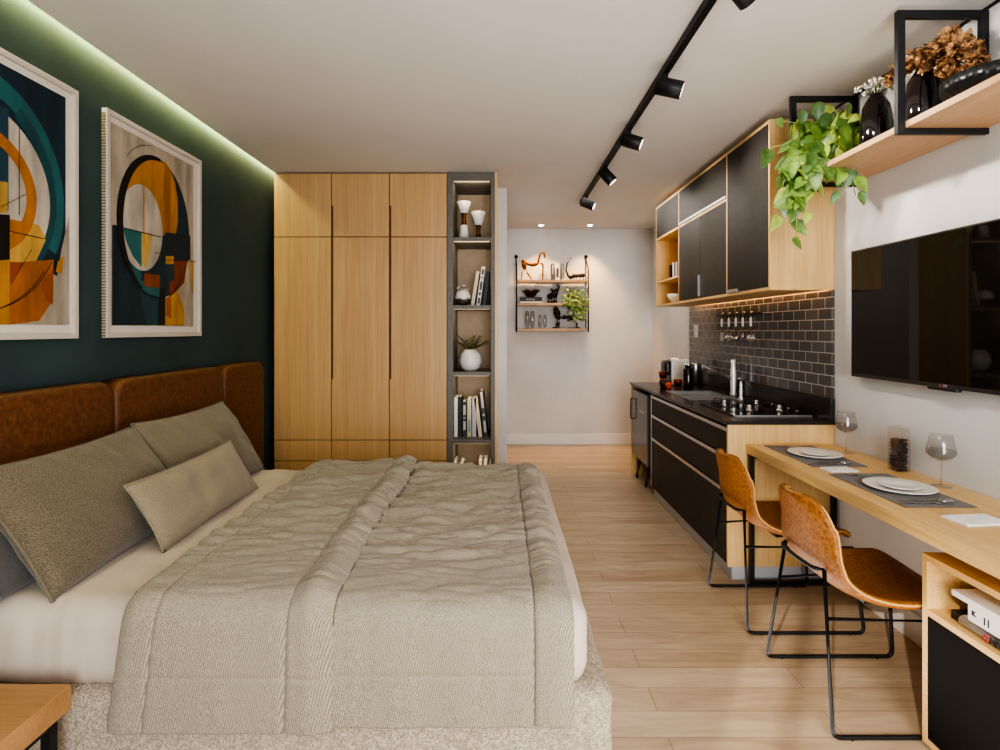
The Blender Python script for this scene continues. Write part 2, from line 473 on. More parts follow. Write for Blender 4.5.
# ================================================================== WARDROBE
WF, WB = 4.286, 4.765
w = thing('wardrobe', 'honey wood built-in wardrobe with three tall doors reaching the ceiling', 'wardrobe', (-1.077, 4.5, 0))
P('carcass', M['ward_in'], w, lambda b: bx(b, -1.742, -.412, WF + .02, WB, .0, H - .003))
xs = [-1.745, -1.303, -.855, -.409]
for i in range(3):
    a, c = xs[i] + (.0 if i == 0 else .003), xs[i + 1] - .003
    P('top_door', M['ward'], w, lambda b: bxr(b, a, c, WF, WF + .019, 2.102, H - .012, .0012))
    P('door', M['ward'], w, lambda b: bxr(b, a, c, WF, WF + .019, .533, 2.096, .0012))
    P('drawer', M['ward'], w, lambda b: bxr(b, a, c, WF, WF + .019, .372, .527, .0012))
    P('drawer', M['ward'], w, lambda b: bxr(b, a, c, WF, WF + .019, .08, .366, .0012))
for i in (1, 2):
    x = xs[i]
    P('pull_groove', M['ward_in'], w, lambda b: bx(b, x + .003, x + .016, WF - .0012, WF + .001, 1.0, 2.34), label='dark vertical finger pull')
P('plinth', M['ward_in'], w, lambda b: bx(b, -1.742, -.412, WF + .03, WF + .05, 0, .08))

# ================================================================== NICHE SHELF UNIT
u = thing('niche_bookcase', 'tall graphite open bookcase with lit niches beside the wardrobe', 'bookcase', (-.22, 4.5, 0))
UX0, UX1 = -.408, -.022
P('side_panel', M['grey_unit'], u, lambda b: bxr(b, UX0, UX0 + .046, WF - .002, WB, 0, H - .003, .001))
P('side_panel', M['grey_unit'], u, lambda b: bxr(b, UX1 - .048, UX1 - .018, WF - .002, WB, 0, H - .003, .001))
P('edge_panel', M['oak'], u, lambda b: bx(b, UX1 - .017, UX1, WF - .004, WB, 0, H - .003), label='light oak outer edge panel')
P('back_panel', M['taupe'], u, lambda b: bx(b, UX0 + .046, UX1 - .048, WB - .02, WB, 0, H - .003), label='taupe back panel')
P('top_panel', M['grey_unit'], u, lambda b: bx(b, UX0 + .046, UX1 - .048, WF, WB - .02, 2.535, H - .004))
tops = [2.097, 1.572, 1.055, .530, .04]
for i, z in enumerate(tops):
    P('shelf', M['grey_unit'], u, lambda b: bxr(b, UX0 + .046, UX1 - .048, WF + .004, WB - .02, z - .028 if z > .1 else 0, z, .001))
M['dim'] = glow('dim_led', '#ffe2b8', .15)
for z in [2.535] + [t - .028 for t in tops[:-1]]:
    P('light_bar', M['warm'] if z > 2 else M['dim'], u, lambda b: bx(b, UX0 + .05, UX1 - .057, WF + .016, WF + .024, z - .005, z - .001), label='glowing light bar under shelf')
SF = 4.44  # depth where niche objects stand

def npx(px, d=SF): return (px - 500) * d / F

# two goblet vases
def goblet(name, px, zs, label, rt, rb):
    x = npx(px); z0 = 2.097
    t = thing(name, label, 'vase', (x, SF, z0), 'hourglass vases on the top niche shelf')
    P('base', M['ceramic'], t, lambda b: lathe(b, [(0, z0), (rb, z0 + .001), (rb * .72, z0 + zs[0] * .96), (.0, z0 + zs[0])], (x, SF, 0)))
    P('neck', M['bronze'], t, lambda b: lathe(b, [(rb * .6, z0 + zs[0] - .002), (.013, z0 + (zs[0] + zs[1]) / 2), (.024, z0 + zs[1])], (x, SF, 0)), label='bronze neck')
    P('cup', M['ceramic'], t, lambda b: lathe(b, [(.02, z0 + zs[1] - .002), (rt * .5, z0 + zs[1] + .004), (rt, z0 + zs[2]), (rt - .006, z0 + zs[2]), (.01, z0 + zs[1] + .02)], (x, SF, 0)))
goblet('hourglass_vase', 464, (.125, .215, .305), 'taller cream hourglass vase with bronze neck on the top niche shelf', .061, .041)
goblet('hourglass_vase', 478.5, (.022, .12, .225), 'shorter cream hourglass vase with bronze neck, wide cup, on the top niche shelf', .061, .036)
# sphere lamp ornament
x = npx(463); z0 = 1.572
t = thing('sphere_ornament', 'white and silver sphere ornament with wire loops on the second niche shelf', 'ornament', (x, SF, z0))
P('ball', [M['ceramic'], M['chrome']], t, lambda b: (ball(b, (x, SF, z0 + .066), .064, 3), [setattr(f, 'material_index', 1) for f in b.faces if f.calc_center_median().z < z0 + .06]))
for k in (0, 1):
    P('wire_loop', M['chrome'], t, lambda b: tube(b, [(x + .05 * math.cos(a), SF + (.02 if k else -.02), z0 + .1 + .03 * k + .035 * math.sin(a)) for a in [PI * q / 12 for q in range(13)]], .0025, 6))

def book(name, label, cat, c, w_, h_, d_, m, lean=0, group=None, dirn='x', title=None, tcol=None, pages=True):
    """standing book, spine toward -y; c = bottom centre of the spine edge; lean in degrees toward +x"""
    t = thing(name, label, cat, c, group)
    mt = Matrix.Translation(Vector(c)) @ Matrix.Rotation(R(lean), 4, 'Y')
    def cov(b):
        bx(b, -w_ / 2, -w_ / 2 + .0025, 0, d_, 0, h_); bx(b, w_ / 2 - .0025, w_ / 2, 0, d_, 0, h_)
        bx(b, -w_ / 2 + .0025, w_ / 2 - .0025, 0, .003, 0, h_); b.transform(mt)
    P('cover', m, t, cov)
    def pg(b):
        bx(b, -w_ / 2 + .0027, w_ / 2 - .0027, .0032, d_ - .004, .004, h_ - .005); b.transform(mt)
    P('pages', M['paper'], t, pg)
    if title:
        bm = BM()
        zc = h_ * .5
        for i, (a, c_) in enumerate(title): bx(bm, -w_ * .28, w_ * .28, -.0008, .0001, h_ * a, h_ * c_)
        bm.transform(mt); obj('spine_print', bm, tcol or M['black'], t)
    return t

def cm(name, c, r=.5): return plain(name, c, r)
BK = {'white': cm('book_white', '#dcd8d4'), 'grey': cm('book_grey', '#b5b0ae'), 'black': cm('book_black', '#221f1f'),
      'lilac': cm('book_lilac', '#b3a6b0'), 'sage': cm('book_sage', '#b6b893'), 'tealb': cm('book_teal', '#6d8e88'),
      'cream': cm('book_cream', '#cfc6a8'), 'char': cm('book_charcoal', '#3a3838'), 'red': cm('logo_red', '#c23b3b')}
# second niche books (leaning right)
gp = 'leaning books on the second niche shelf'
yb = 4.40
book('book', 'leaning cream-spined book next to the sphere ornament', 'book', (npx(472.5, yb), yb, z0 + .002), .026, .275, .2, BK['cream'], 9, gp)
book('book', 'leaning black and white patterned book, tallest in the second niche', 'book', (npx(478.2, yb), yb, z0 + .003), .03, .31, .2, BK['white'], 8, gp,
     title=[(.05, .2), (.26, .34), (.4, .62), (.7, .74), (.8, .93)], tcol=BK['char'])
book('book', 'leaning black book at the right end of the second niche', 'book', (npx(484.2, yb), yb, z0 + .003), .026, .275, .2, BK['black'], 7, gp)
# third niche plant
x = npx(470.5); z0 = 1.055
t = thing('potted_plant', 'olive leafed plant in a round white textured pot in the third niche', 'plant', (x, SF, z0))
def potf(b): lathe(b, [(.045, z0), (.075, z0 + .025), (.093, z0 + .075), (.082, z0 + .13), (.05, z0 + .17), (.045, z0 + .172), (.04, z0 + .15)], (x, SF, 0), 32, nf=32, flute=.04)
P('pot', M['ceramic'], t, potf)
def leafquad(b, p, d, up, L, W, mi=0, cup=.15, drop=.1):
    """heart/oval leaf: base at p heading d, normal ~up"""
    d = d.normalized(); s = d.cross(up).normalized(); n = s.cross(d).normalized()
    prof = [(0, 0), (.06, .30), (.2, .48), (.38, .48), (.62, .33), (.83, .13), (1, 0)]
    mid = []; l = []; r = []
    for (q, w_) in prof:
        c = p + d * (q * L) - n * (drop * L * q * q)
        mid.append(b.verts.new(c)); 
        if w_ > 0:
            o1 = c + n * (cup * W * w_ * 1.2) - d * (.08 * L if q < .1 else 0)
            l.append(b.verts.new(o1 + s * W * w_)); r.append(b.verts.new(o1 - s * W * w_))
        else: l.append(mid[-1]); r.append(mid[-1])
    for side in (l, r):
        for i in range(len(prof) - 1):
            vs = [mid[i], mid[i + 1], side[i + 1], side[i]]
            u_ = []
            for v in vs:
                if v not in u_: u_.append(v)
            if len(u_) > 2:
                f = b.faces.new(u_ if side is l else u_[::-1]); f.smooth = True; f.material_index = mi
def rv(a=1): return Vector((random.uniform(-a, a), random.uniform(-a, a), random.uniform(-a, a)))
stems = []
def fol(b):
    for k in range(15):
        a = random.uniform(0, 2 * PI); e = random.uniform(.25, 1.15)
        d = Vector((math.cos(a) * math.cos(e) * 1.5, math.sin(a) * math.cos(e), math.sin(e)))
        L = random.uniform(.09, .15); base = Vector((x, SF, z0 + .165))
        stems.append((base, base + d * L))
        for q in range(6):
            p = base + d * L * (.35 + .13 * q)
            for s in (-1, 1):
                leafquad(b, p, (d * .6 + Vector((math.sin(a) * s, -math.cos(a) * s, random.uniform(-.3, .6)))), Vector((0, -.6, 1)), .030, .012)
P('foliage', M['olive'], t, fol)
P('stem', M['olive'], t, lambda b: [tube(b, [s[0], s[1]], .0018, 4) for s in stems])
# fourth niche books
gp = 'row of books on the fourth niche shelf'
z0 = .530
rows = [(455.2, 40.5, .038, .315, 'white', 0, 'white-spined book, first from the left in the book row above the bed', None, None),
        (460.0, 0, .026, .318, 'black', 0, 'glossy black book, second from the left in the book row above the bed', None, None),
        (464.5, 0, .032, .28, 'char', 0, 'short charcoal book with white title in the row above the bed', [(.2, .45), (.52, .56), (.62, .9)], 'grey'),
        (469.3, 0, .032, .305, 'sage', 0, 'book with sage top and teal band in the row above the bed', [(.12, .45)], 'tealb'),
        (474.2, 0, .032, .308, 'lilac', 0, 'lilac-grey upright book in the row above the bed', None, None),
        (480.6, 0, .028, .315, 'cream', -7, 'tilted cream book near the right end of the row above the bed', [(.15, .6)], 'sage'),
        (486.0, 0, .032, .37, 'char', -6, 'tallest tilted dark book with white lettering, right end of row above the bed', [(.1, .35), (.45, .5), (.62, .97)], 'grey')]
for (px, _, w_, h_, mc, ln, lb, ti, tc) in rows:
    book('book', lb, 'book', (npx(px, 4.40), 4.40, z0 + .002), w_, h_, .2, BK[mc], ln, gp, title=ti, tcol=BK[tc] if tc else None)
# bottom niche books: only the lit tops peep over the bed
gp = 'books whose lit tops peep over the bed in the bottom niche'
for i, (px, h_) in enumerate([(454.5, .30), (462, .29), (480.5, .31), (485.5, .305), (490, .28)]):
    lb = ['upright book at the left edge of the bottom niche, its top lit', 'upright book second from left in the bottom niche, its top lit',
          'tallest of the upright books at right in the bottom niche', 'upright book just left of the last one in the bottom niche', 'last upright book at right edge of the bottom niche'][i]
    book('book', lb, 'book', (npx(px, 4.40), 4.40, .041), .026, h_, .2, BK[['white', 'grey', 'cream', 'white', 'lilac'][i]], 0, gp)

# ================================================================== ART
class Art:
    def __init__(s, x, crop, sc): s.x = x; s.crop = crop; s.sc = sc; s.b = BM(); s.m = []; s.k = 0
    def yz(s, u, v):
        px = s.crop[0] + u / s.sc; py = s.crop[1] + v / s.sc
        q = (px - 500) / s.x; return (F / q, EYE - (py - 330) / q)
    def col(s, c):
        if c not in s.m: s.m.append(c)
        return s.m.index(c)
    def poly(s, pts, c):
        s.k += 1; x = s.x + .0002 * s.k
        vs = [s.b.verts.new((x, p[0], p[1])) for p in pts]
        f = s.b.faces.new(vs); f.material_index = s.col(c); return f
    def zp(s, pts, c): return s.poly([s.yz(*p) for p in pts], c)
    def ell(s, cy, cz, ry, rz, c, a0=0, a1=360, n=48):
        q = s.x / -1.752; cy *= q; ry *= q; rz *= q; cz = EYE + (cz - EYE) * q
        return s.poly([(cy + ry * math.cos(R(a0 + (a1 - a0) * i / n)), cz + rz * math.sin(R(a0 + (a1 - a0) * i / n))) for i in range(n + (0 if a1 - a0 == 360 else 1))], c)
    def arc(s, cy, cz, ry, rz, w, c, a0, a1, n=40, w1=None):
        q = s.x / -1.752; cy *= q; ry *= q; rz *= q; cz = EYE + (cz - EYE) * q
        s.k += 1; x = s.x + .0002 * s.k; mi = s.col(c); w1 = w if w1 is None else w1; prev = None
        for i in range(n + 1):
            a = R(a0 + (a1 - a0) * i / n); ww = w + (w1 - w) * math.sin(PI * i / n)
            p = [s.b.verts.new((x, cy + (ry - k * ww) * math.cos(a), cz + (rz - k * ww) * math.sin(a))) for k in (0, 1)]
            if prev: s.b.faces.new((prev[0], p[0], p[1], prev[1])).material_index = mi
            prev = p
    def line(s, p, q, w, c):
        p = Vector(s.yz(*p)); q = Vector(s.yz(*q)); d = (q - p).normalized(); n = Vector((-d.y, d.x)) * w / 2
        s.poly([tuple(p + n), tuple(q + n), tuple(q - n), tuple(p - n)], c)
    def mats(s): return [noisy('paint_' + c.strip('#'), shade(c, .74), shade(c, 1.0), 9, rough=.55, stretch=(1, 1.5, .45), detail=6, lo=.3, hi=.75) for c in s.m]
def shade(c, k):
    c = c.lstrip('#'); return '#%02x%02x%02x' % tuple(min(255, int(int(c[i:i+2], 16) * k + (8 if k > 1 else 0))) for i in (0, 2, 4))

def picture(label, y0, y1, z0, z1, xf, art, cy0, cy1, cz0, cz1):
    t = thing('framed_art', label, 'picture', (XL, (y0 + y1) / 2, z0), 'abstract framed prints on the green wall')
    fw = .022
    def fr(b):
        bx(b, XL, xf, y0, y0 + fw, z0, z1); bx(b, XL, xf, y1 - fw, y1, z0, z1)
        bx(b, XL, xf, y0 + fw, y1 - fw, z0, z0 + fw); bx(b, XL, xf, y0 + fw, y1 - fw, z1 - fw, z1)
    P('frame', M['frame'], t, fr, bevel=.002)
    P('frame_ribbing', M['rib'], t, lambda b: [bx(b, XL + .004, xf - .004, y0 - .004, y0 + .001, z0 + .006 + k * .0135, z0 + .013 + k * .0135) for k in range(int((z1 - z0) / .0135) - 1)], label='fine brass ribbing on the side of the frame')
    P('mount', M['mount'], t, lambda b: bx(b, XL + .002, xf - .014, y0 + fw, y1 - fw, z0 + fw, z1 - fw), label='pale mount board')
    obj('print', art.b, art.mats(), t)
M['frame'] = plain('pale_frame', '#c8beb2', .5)
M['rib'] = plain('brass_rib', '#9c8355', .4, .5)
M['mount'] = plain('mount_board', '#d8cfc4', .8)

XF = -1.765
A = Art(XF - .012, (98, 100), 3.0636)
cy0, cy1, cz0, cz1 = 2.535, 3.215, 1.40, 2.33
A.poly([(cy0, cz0), (cy1, cz0), (cy1, cz1), (cy0, cz1)], '#c3b5a0')
A.zp([(43, 383), (88, 393), (88, 690), (43, 690)], '#0f2b38')
A.zp([(88, 393), (190, 420), (190, 690), (88, 690)], '#1d4f55')
A.zp([(60, 520), (120, 560), (150, 690), (50, 690)], '#15363f')
E2 = (2.83, 1.902, .296, .359)
A.ell(*E2, '#123b45')
A.poly([((2.83 + .290 * math.cos(R(a))) * A.x / -1.752, EYE + (1.902 + .352 * math.sin(R(a)) - EYE) * A.x / -1.752) for a in range(75, 216, 5)] + [A.yz(*p_) for p_ in ((150, 420), (238, 410), (244, 370), (244, 310), (236, 255), (220, 212), (200, 180))], '#d08a1f')
A.zp([(203, 190), (222, 215), (222, 408), (205, 405), (200, 300)], '#b36d14')
A.zp([(205, 405), (282, 415), (282, 490), (205, 490)], '#0e2f3b')
A.zp([(80, 393), (132, 402), (132, 570), (110, 545), (88, 480)], '#23696b')
A.zp([(100, 540), (190, 575), (190, 604), (150, 595), (120, 570)], '#2a7471')
A.ell(2.715, 1.88, .163, .21, '#cfc4b4')
A.zp([(75, 393), (132, 404), (132, 512), (105, 478), (84, 430)], '#2b7374')
A.zp([(132, 404), (165, 414), (158, 470), (146, 515), (132, 500)], '#d9b26a')
A.zp([(200, 490), (232, 490), (232, 600), (215, 560), (192, 520)], '#154652')
A.zp([(140, 530), (187, 536), (187, 576), (140, 570)], '#a04f1d')
A.zp([(232, 490), (272, 492), (262, 560), (235, 590), (216, 606), (216, 560), (232, 550)], '#8c4016')
A.zp([(190, 604), (215, 607), (240, 585), (262, 640), (262, 690), (190, 690)], '#d39c42')
A.zp([(205, 607), (222, 605), (222, 670), (205, 660)], '#b5661c')
A.zp([(186, 576), (204, 576), (204, 690), (186, 690)], '#12181a')
A.zp([(205, 478), (230, 478), (230, 503), (205, 503)], '#dba02d')
A.zp([(275, 490), (292, 492), (290, 600), (280, 560)], '#c9a468')
A.line((138, 210), (138, 448), .009, '#d3a02c')
A.arc(*E2, .016, '#11110f', 85, 245, w1=.042)
A.arc(*E2, .004, '#11110f', 245, 340)
A.line((43, 383), (190, 420), .004, '#11110f'); A.line((172, 468), (200, 470), .003, '#11110f'); A.line((205, 490), (298, 495), .003, '#11110f')
A.arc(2.80, 1.93, .29, .372, .003, '#3a332c', 95, 135)
picture('framed abstract print with a full black-ringed mustard oval, nearer the wardrobe', 2.492, 3.287, 1.3445, 2.38, XF, A, 0, 0, 0, 0)

A = Art(XF - .012, (0, 40), 2.459)
A.poly([(1.575, 1.40), (2.27, 1.40), (2.27, 2.33), (1.575, 2.33)], '#10303e')
A.poly([(1.575, 1.40), (2.27, 1.40), (2.27, 1.58), (2.05, 1.66), (1.575, 1.66)], '#b9ab96')
A.zp([(150, 520), (170, 430), (170, 700), (120, 700)], '#b7aa97')
A.arc(1.86, 1.87, .37, .41, .075, '#23696b', -28, 150)
A.arc(1.86, 1.87, .33, .37, .05, '#185058', -40, 60)
A.ell(1.86, 1.86, .300, .305, '#cbbfae')
A.zp([(-60, 140), (20, 170), (20, 420), (-60, 420)], '#1c4b5c')
A.zp([(-10, 345), (18, 350), (18, 425), (-10, 425)], '#c8a250')
A.zp([(22, 440), (95, 455), (112, 490), (85, 550), (22, 560)], '#d3a653')
A.zp([(22, 440), (60, 448), (60, 475), (22, 470)], '#c3792a')
A.zp([(22, 545), (92, 548), (70, 610), (22, 640)], '#9c4c1b')
A.zp([(60, 545), (130, 540), (128, 640), (95, 690), (22, 700), (22, 600)], '#b66a23')
A.zp([(-60, 540), (22, 540), (22, 700), (-60, 700)], '#c48a3a')
A.zp([(100, 600), (130, 560), (128, 650), (110, 640)], '#a85a1c')
A.arc(1.87, 1.86, .225, .222, .045, '#c27a1e', -80, 180)
A.zp([(-60, 425), (22, 430), (22, 540), (-60, 545)], '#12100f')
A.zp([(140, 545), (155, 530), (150, 575), (135, 570)], '#cf9334')
A.arc(1.84, 1.80, .36, .36, .003, '#1a1715', -75, -25); A.arc(1.80, 1.78, .38, .35, .003, '#1a1715', -75, -30)
A.line((45, 215), (45, 430), .003, '#4b443d'); A.line((20, 470), (112, 490), .003, '#1a1715'); A.line((25, 600), (75, 515), .002, '#1a1715')
A.line((0, 410), (60, 380), .002, '#1a1715')
picture('framed abstract print with teal and orange arcs, cut by the left edge', 1.53, 2.327, 1.3445, 2.38, XF, A, 0, 0, 0, 0)

# ================================================================== BED
BX0 = -1.69
bed = thing('bed', 'double bed with brown leather headboard and cream boucle base', 'bed', (-.7, 2.4, 0))
def hbdisp(p, n): return 0
for (a, c) in ((.84, 1.47), (1.475, 2.445), (2.45, 3.41), (3.415, 3.985)):
    def hb(b, a=a, c=c):
        # rounded panel: rounded outline in y-z, pillow profile in x
        rc = .085; zt = 1.158; zb = .10; nn = 8
        out = []
        for (cy_, cz_, a0) in ((c - rc, zt - rc, 0), (a + rc, zt - rc, 90), (a + .01, zb + .01, 180), (c - .01, zb + .01, 270)):
            rr = rc if cz_ > .5 else .01
            for i in range(nn + 1):
                t_ = R(a0 + 90 * i / nn); out.append((cy_ + rr * math.cos(t_), cz_ + rr * math.sin(t_)))
        cyc, czc = (a + c) / 2, (zt + zb) / 2
        rings = []
        for (x, inset) in ((XL + .002, 0), (BX0 - .022, 0), (BX0 - .010, .003), (BX0 - .003, .009), (BX0, .022)):
            rings.append([b.verts.new((x, cyc + (p[0] - cyc) * (1 - inset / ((c - a) / 2)), czc + (p[1] - czc) * (1 - inset / ((zt - zb) / 2)))) for p in out])
        m_ = len(out)
        for i in range(len(rings) - 1):
            for k in range(m_):
                f = b.faces.new((rings[i][k], rings[i][(k + 1) % m_], rings[i + 1][(k + 1) % m_], rings[i + 1][k])); f.smooth = True
        f = b.faces.new(rings[-1]); f.smooth = True; b.faces.new(rings[0][::-1])
    P('headboard_panel', M['leather'], bed, hb)
def bd(p, n): return .006 * noise.noise(p * 9)
P('base', M['boucle'], bed, lambda b: rbox(b, (BX0 + .003, 1.57, .05), (.325, 3.21, .354), .045, (60, 50, 14), bd), label='cream boucle upholstered bed base')
for (x, y) in ((-1.5, 1.75), (.1, 1.75), (-1.5, 3.0), (.1, 3.0)):
    P('leg', M['metal_black'], bed, lambda b: cyl(b, (x, y, 0), (x, y, .06), .025))
def md(p, n):
    q = noise.noise(Vector((p.x * 9, p.y * 3, p.z * 2.0))) * .008 + .0025 * noise.noise(Vector((p.x * 40, p.y * 12, p.z * 5)))
    if n.y < -.5: q += .006 * max(0, noise.noise(Vector((p.x * 16, 2.3, p.z * 2))))
    return q
P('mattress', M['sheet'], bed, lambda b: rbox(b, (BX0 + .01, 1.588, .335), (.262, 3.185, .592), .075, (120, 90, 16), md), label='mattress under a cream fitted sheet')

# ---- quilt
def qpath(s, zt, yn, yf, hem_n, hem_f, r=.07):
    """s in metres from far hem over the bed to near hem -> (y,z, ny,nz)"""
    L1 = zt - r - hem_f; L2 = PI * r / 2; L3 = (yf - r) - (yn + r); L4 = zt - r - hem_n
    if s < L1: return (yf, hem_f + s, 1, 0)
    s -= L1
    if s < L2: a = s / r; return (yf - r + r * math.cos(a), zt - r + r * math.sin(a), math.cos(a), math.sin(a))
    s -= L2
    if s < L3: return (yf - r - s, zt, 0, 1)
    s -= L3
    if s < L2: a = s / r; return (yn + r - r * math.sin(a), zt - r + r * math.cos(a), -math.sin(a), math.cos(a))
    s -= L2
    return (yn, zt - r - s, -1, 0)
def qlen(zt, yn, yf, hn, hf, r=.07): return (zt - r - hf) + PI * r + (yf - r) - (yn + r) + zt - r - hn

def wr(x, y, z, nz, k=1.0):
    # wrinkles: finer, running across the bed on top; calmer on the hanging front
    p = Vector((x, y, z))
    wx = x + .05 * noise.noise(Vector((x * 7, y * 7, 9)))
    w1 = noise.noise(Vector((wx * 3.0 + y * 5, y * 19 - wx * 4, 1.3)))
    w1b = noise.noise(Vector((wx * 5 - y * 6, y * 30 + wx * 5, 4.3)))
    w1c = noise.noise(Vector((wx * 2.2 - y * 2, y * 9 + 3, 2.9)))
    w2 = noise.noise(Vector((x * 3, y * 4, 7.7)))
    top = max(0, nz)
    far = max(0.0, min(1, (y - 1.72) / .4))
    rd = abs(w1) ** .7 * .046 + abs(w1b) ** .7 * .028 + abs(w1c) ** .7 * .022
    v = top * ((.3 + .7 * far) * (rd - .038) + .003 * w2)
    v += (1 - top) * (.006 * noise.noise(Vector((x * 9, 0, z * 1.5 + 5))) + .002 * noise.noise(Vector((x * 26, 4, z * 4))))
    return v * k

def cloth(name, x0, x1, zt, yn, yf, hn, hf, parent, bands=(), th=.012, nu=110, nv=330, seed=0, shape=None, label=None, kk=1.0):
    L = qlen(zt, yn, yf, hn, hf)
    def fn(u, v):
        s = v * L; y, z, ny, nz = qpath(s, zt, yn, yf, hn, hf)
        x = x0 + (x1 - x0) * u
        if shape: x += shape(u, y, z)
        h = wr(x + seed, y, z, nz, kk)
        for (c, w_, a) in bands:   # raised hems / grooves along x
            d = abs((x - shape(u, y, z) if shape else x) - c)
            if d < w_: h += a * (math.cos(PI * d / w_) * .5 + .5) * ((.35 + .65 * max(0, nz)) if a > 0 else 1)
        # stitched line along the hanging front
        if ny < -.5:
            d = abs(z - .415)
            if d < .008: h -= .005 * (1 - d / .008)
        # edges drop to the layer beneath
        e = min(u, 1 - u) * (x1 - x0)
        if e < .03: h -= .010 * (1 - e / .03) ** 2
        return Vector((x, y + ny * h, z + nz * h))
    bm = BM(); grid(bm, fn, nu, nv)
    o = obj(name, bm, M['quilt'], parent, solid=th, solid_off=-1, label=label)
    return o
q = thing('quilt', 'greige linen quilt folded back over the foot half of the bed', 'quilt', (-.4, 2.4, .62))
cloth('base_layer', -.62, .203, .606, 1.560, 3.215, .27, .40, q, bands=((.097, .012, -.012), (.15, .05, .012), (-.33, .2, .006)), seed=0, nu=120)
def sh(u, y, z):
    q_ = max(0, min(1, (.60 - z) / .33)) if y < 2 else 0
    return -.02 * math.sin((y - 1.6) * 2.2) * (1 - u) - .045 * q_ * (1 - u) + .008 * math.sin(y * 5) * u
cloth('folded_layer', -1.045, -.478, .626, 1.545, 3.23, .262, .38, q, bands=((-.598, .012, -.014), (-.54, .055, .020), (-.96, .010, -.010)), seed=3.1, shape=sh, nu=110, label='folded-back upper layer of the quilt', kk=.75)
def seamline(x, zt, yn, yf, hn, hf, rad=.003, off=.0, shape=None, u=0, seed=0, lift=0):
    L = qlen(zt, yn, yf, hn, hf); pts = []
    for i in range(160):
        y, z, ny, nz = qpath(L * i / 159, zt, yn, yf, hn, hf)
        xx = x + (shape(u, y, z) if shape else 0)
        h = wr(xx + seed, y, z, nz, .75 if seed else 1.0) + off
        if ny < -.5 and abs(z - .415) < .02: h -= .004
        pts.append((xx, y + ny * h, z + nz * h))
    return pts
for (x, zt, yn, yf, hn, hf, sh_, uu, sd, off) in ((-.476, .626, 1.545, 3.23, .262, .38, sh, 1, 3.1, -.006), (.205, .606, 1.560, 3.215, .27, .40, None, 0, 0, -.012), (.097, .606, 1.560, 3.215, .27, .40, None, 0, 0, -.010),  # first entry is a dark tube drawn as the fold edge's shadow
                                     (-.478, .626, 1.545, 3.23, .262, .38, sh, 1, 3.1, -.012), (-.598, .626, 1.545, 3.23, .262, .38, sh, .79, 3.1, -.012),
                                     (-1.045, .626, 1.545, 3.23, .262, .38, sh, 0, 3.1, -.012)):
    P('seam_and_shade', M['seam_and_shade'], q, lambda b: tube(b, seamline(x, zt, yn, yf, hn, hf, shape=sh_, u=uu, seed=sd, off=off), .004 if off == -.006 else .003, 6), label='dark stitching line, at the fold edge drawn as its shadow')

# ---- pillows
def pillow(name, label, W, Hh, T, mt, m, piping=True, seed=0, flap=False, group='pillows on the bed', dent=0):
    o3 = mt @ Vector((0, 0, -Hh / 2))
    t = thing(name, label, 'pillow', o3, group)
    def surf(u, v, side):
        uu = u * 2 - 1; vv = v * 2 - 1
        e = (max(0, 1 - uu ** 2) * max(0, 1 - vv ** 2))
        th = T / 2 * e ** .38
        xx = W / 2 * uu * (1 - .05 * (1 - vv * vv)); zz = Hh / 2 * vv * (1 - .08 * (1 - uu * uu))
        p = Vector((xx, 0, zz))
        n_ = noise.noise(Vector((xx * 6 + seed, zz * 6, side * 3.0))) * .020 + noise.noise(Vector((xx * 14 + seed + zz * 9, zz * 7 - xx * 5, side))) * .011
        cr = math.exp(-((abs(uu) - .93) ** 2) * 60 - 0) * .006 * noise.noise(Vector((xx * 4, zz * 30, seed)))
        d = dent * math.exp(-(uu ** 2 * 4 + vv ** 2 * 5)) 
        return Vector((xx, side * (th + (n_ + cr) * e ** .3 - (d if side < 0 else 0)), zz))
    def f(b):
        for side in (-1, 1): grid(b, lambda u, v: surf(u, v, side), 44, 32)
        bmesh.ops.remove_doubles(b, verts=b.verts[:], dist=1e-5); b.transform(mt)
    P('cushion_body', m, t, f, smooth=True)
    if piping:
        pts = []
        N = 30
        for (a, c) in (((0, 0), (1, 0)), ((1, 0), (1, 1)), ((1, 1), (0, 1)), ((0, 1), (0, 0))):
            for i in range(N):
                u = a[0] + (c[0] - a[0]) * i / N; v = a[1] + (c[1] - a[1]) * i / N
                pts.append(mt @ surf(u, v, 1))
        pts.append(pts[0])
        P('piping', M['linen_grey'] if m is not M['linen_light'] else m, t, lambda b: tube(b, pts, .005, 6, cap=False))
    return t
def pose(c, lean, yaw=0, roll=0):
    # local: x width -> world y ; local -y = front -> world +x ; z up
    return (Matrix.Translation(Vector(c)) @ Matrix.Rotation(R(90 + yaw), 4, 'Z') @ Matrix.Rotation(R(lean), 4, 'X') @ Matrix.Rotation(R(roll), 4, 'Y'))
pillow('bed_pillow', 'small-cornered slate grey pillow tucked behind the nearest linen pillow', .62, .38, .13, pose((-1.56, 1.78, .735), -38), M['slate'], False, 2.0)
pillow('bed_pillow', 'large taupe linen pillow nearest the camera', .80, .46, .17, pose((-1.455, 2.02, .770), -35, 2), M['linen'], True, 5.0)
pillow('bed_pillow', 'large grey-beige pillow at the far side of the bed', .76, .45, .16, pose((-1.465, 2.77, .782), -32, -1), M['linen_grey'], True, 9.0)
pillow('lumbar_cushion', 'small beige rectangular lumbar cushion in front of the big pillows', .80, .27, .10, pose((-1.265, 2.36, .712), -30, 1, 0), M['linen_light'], True, 13.0, dent=.015)

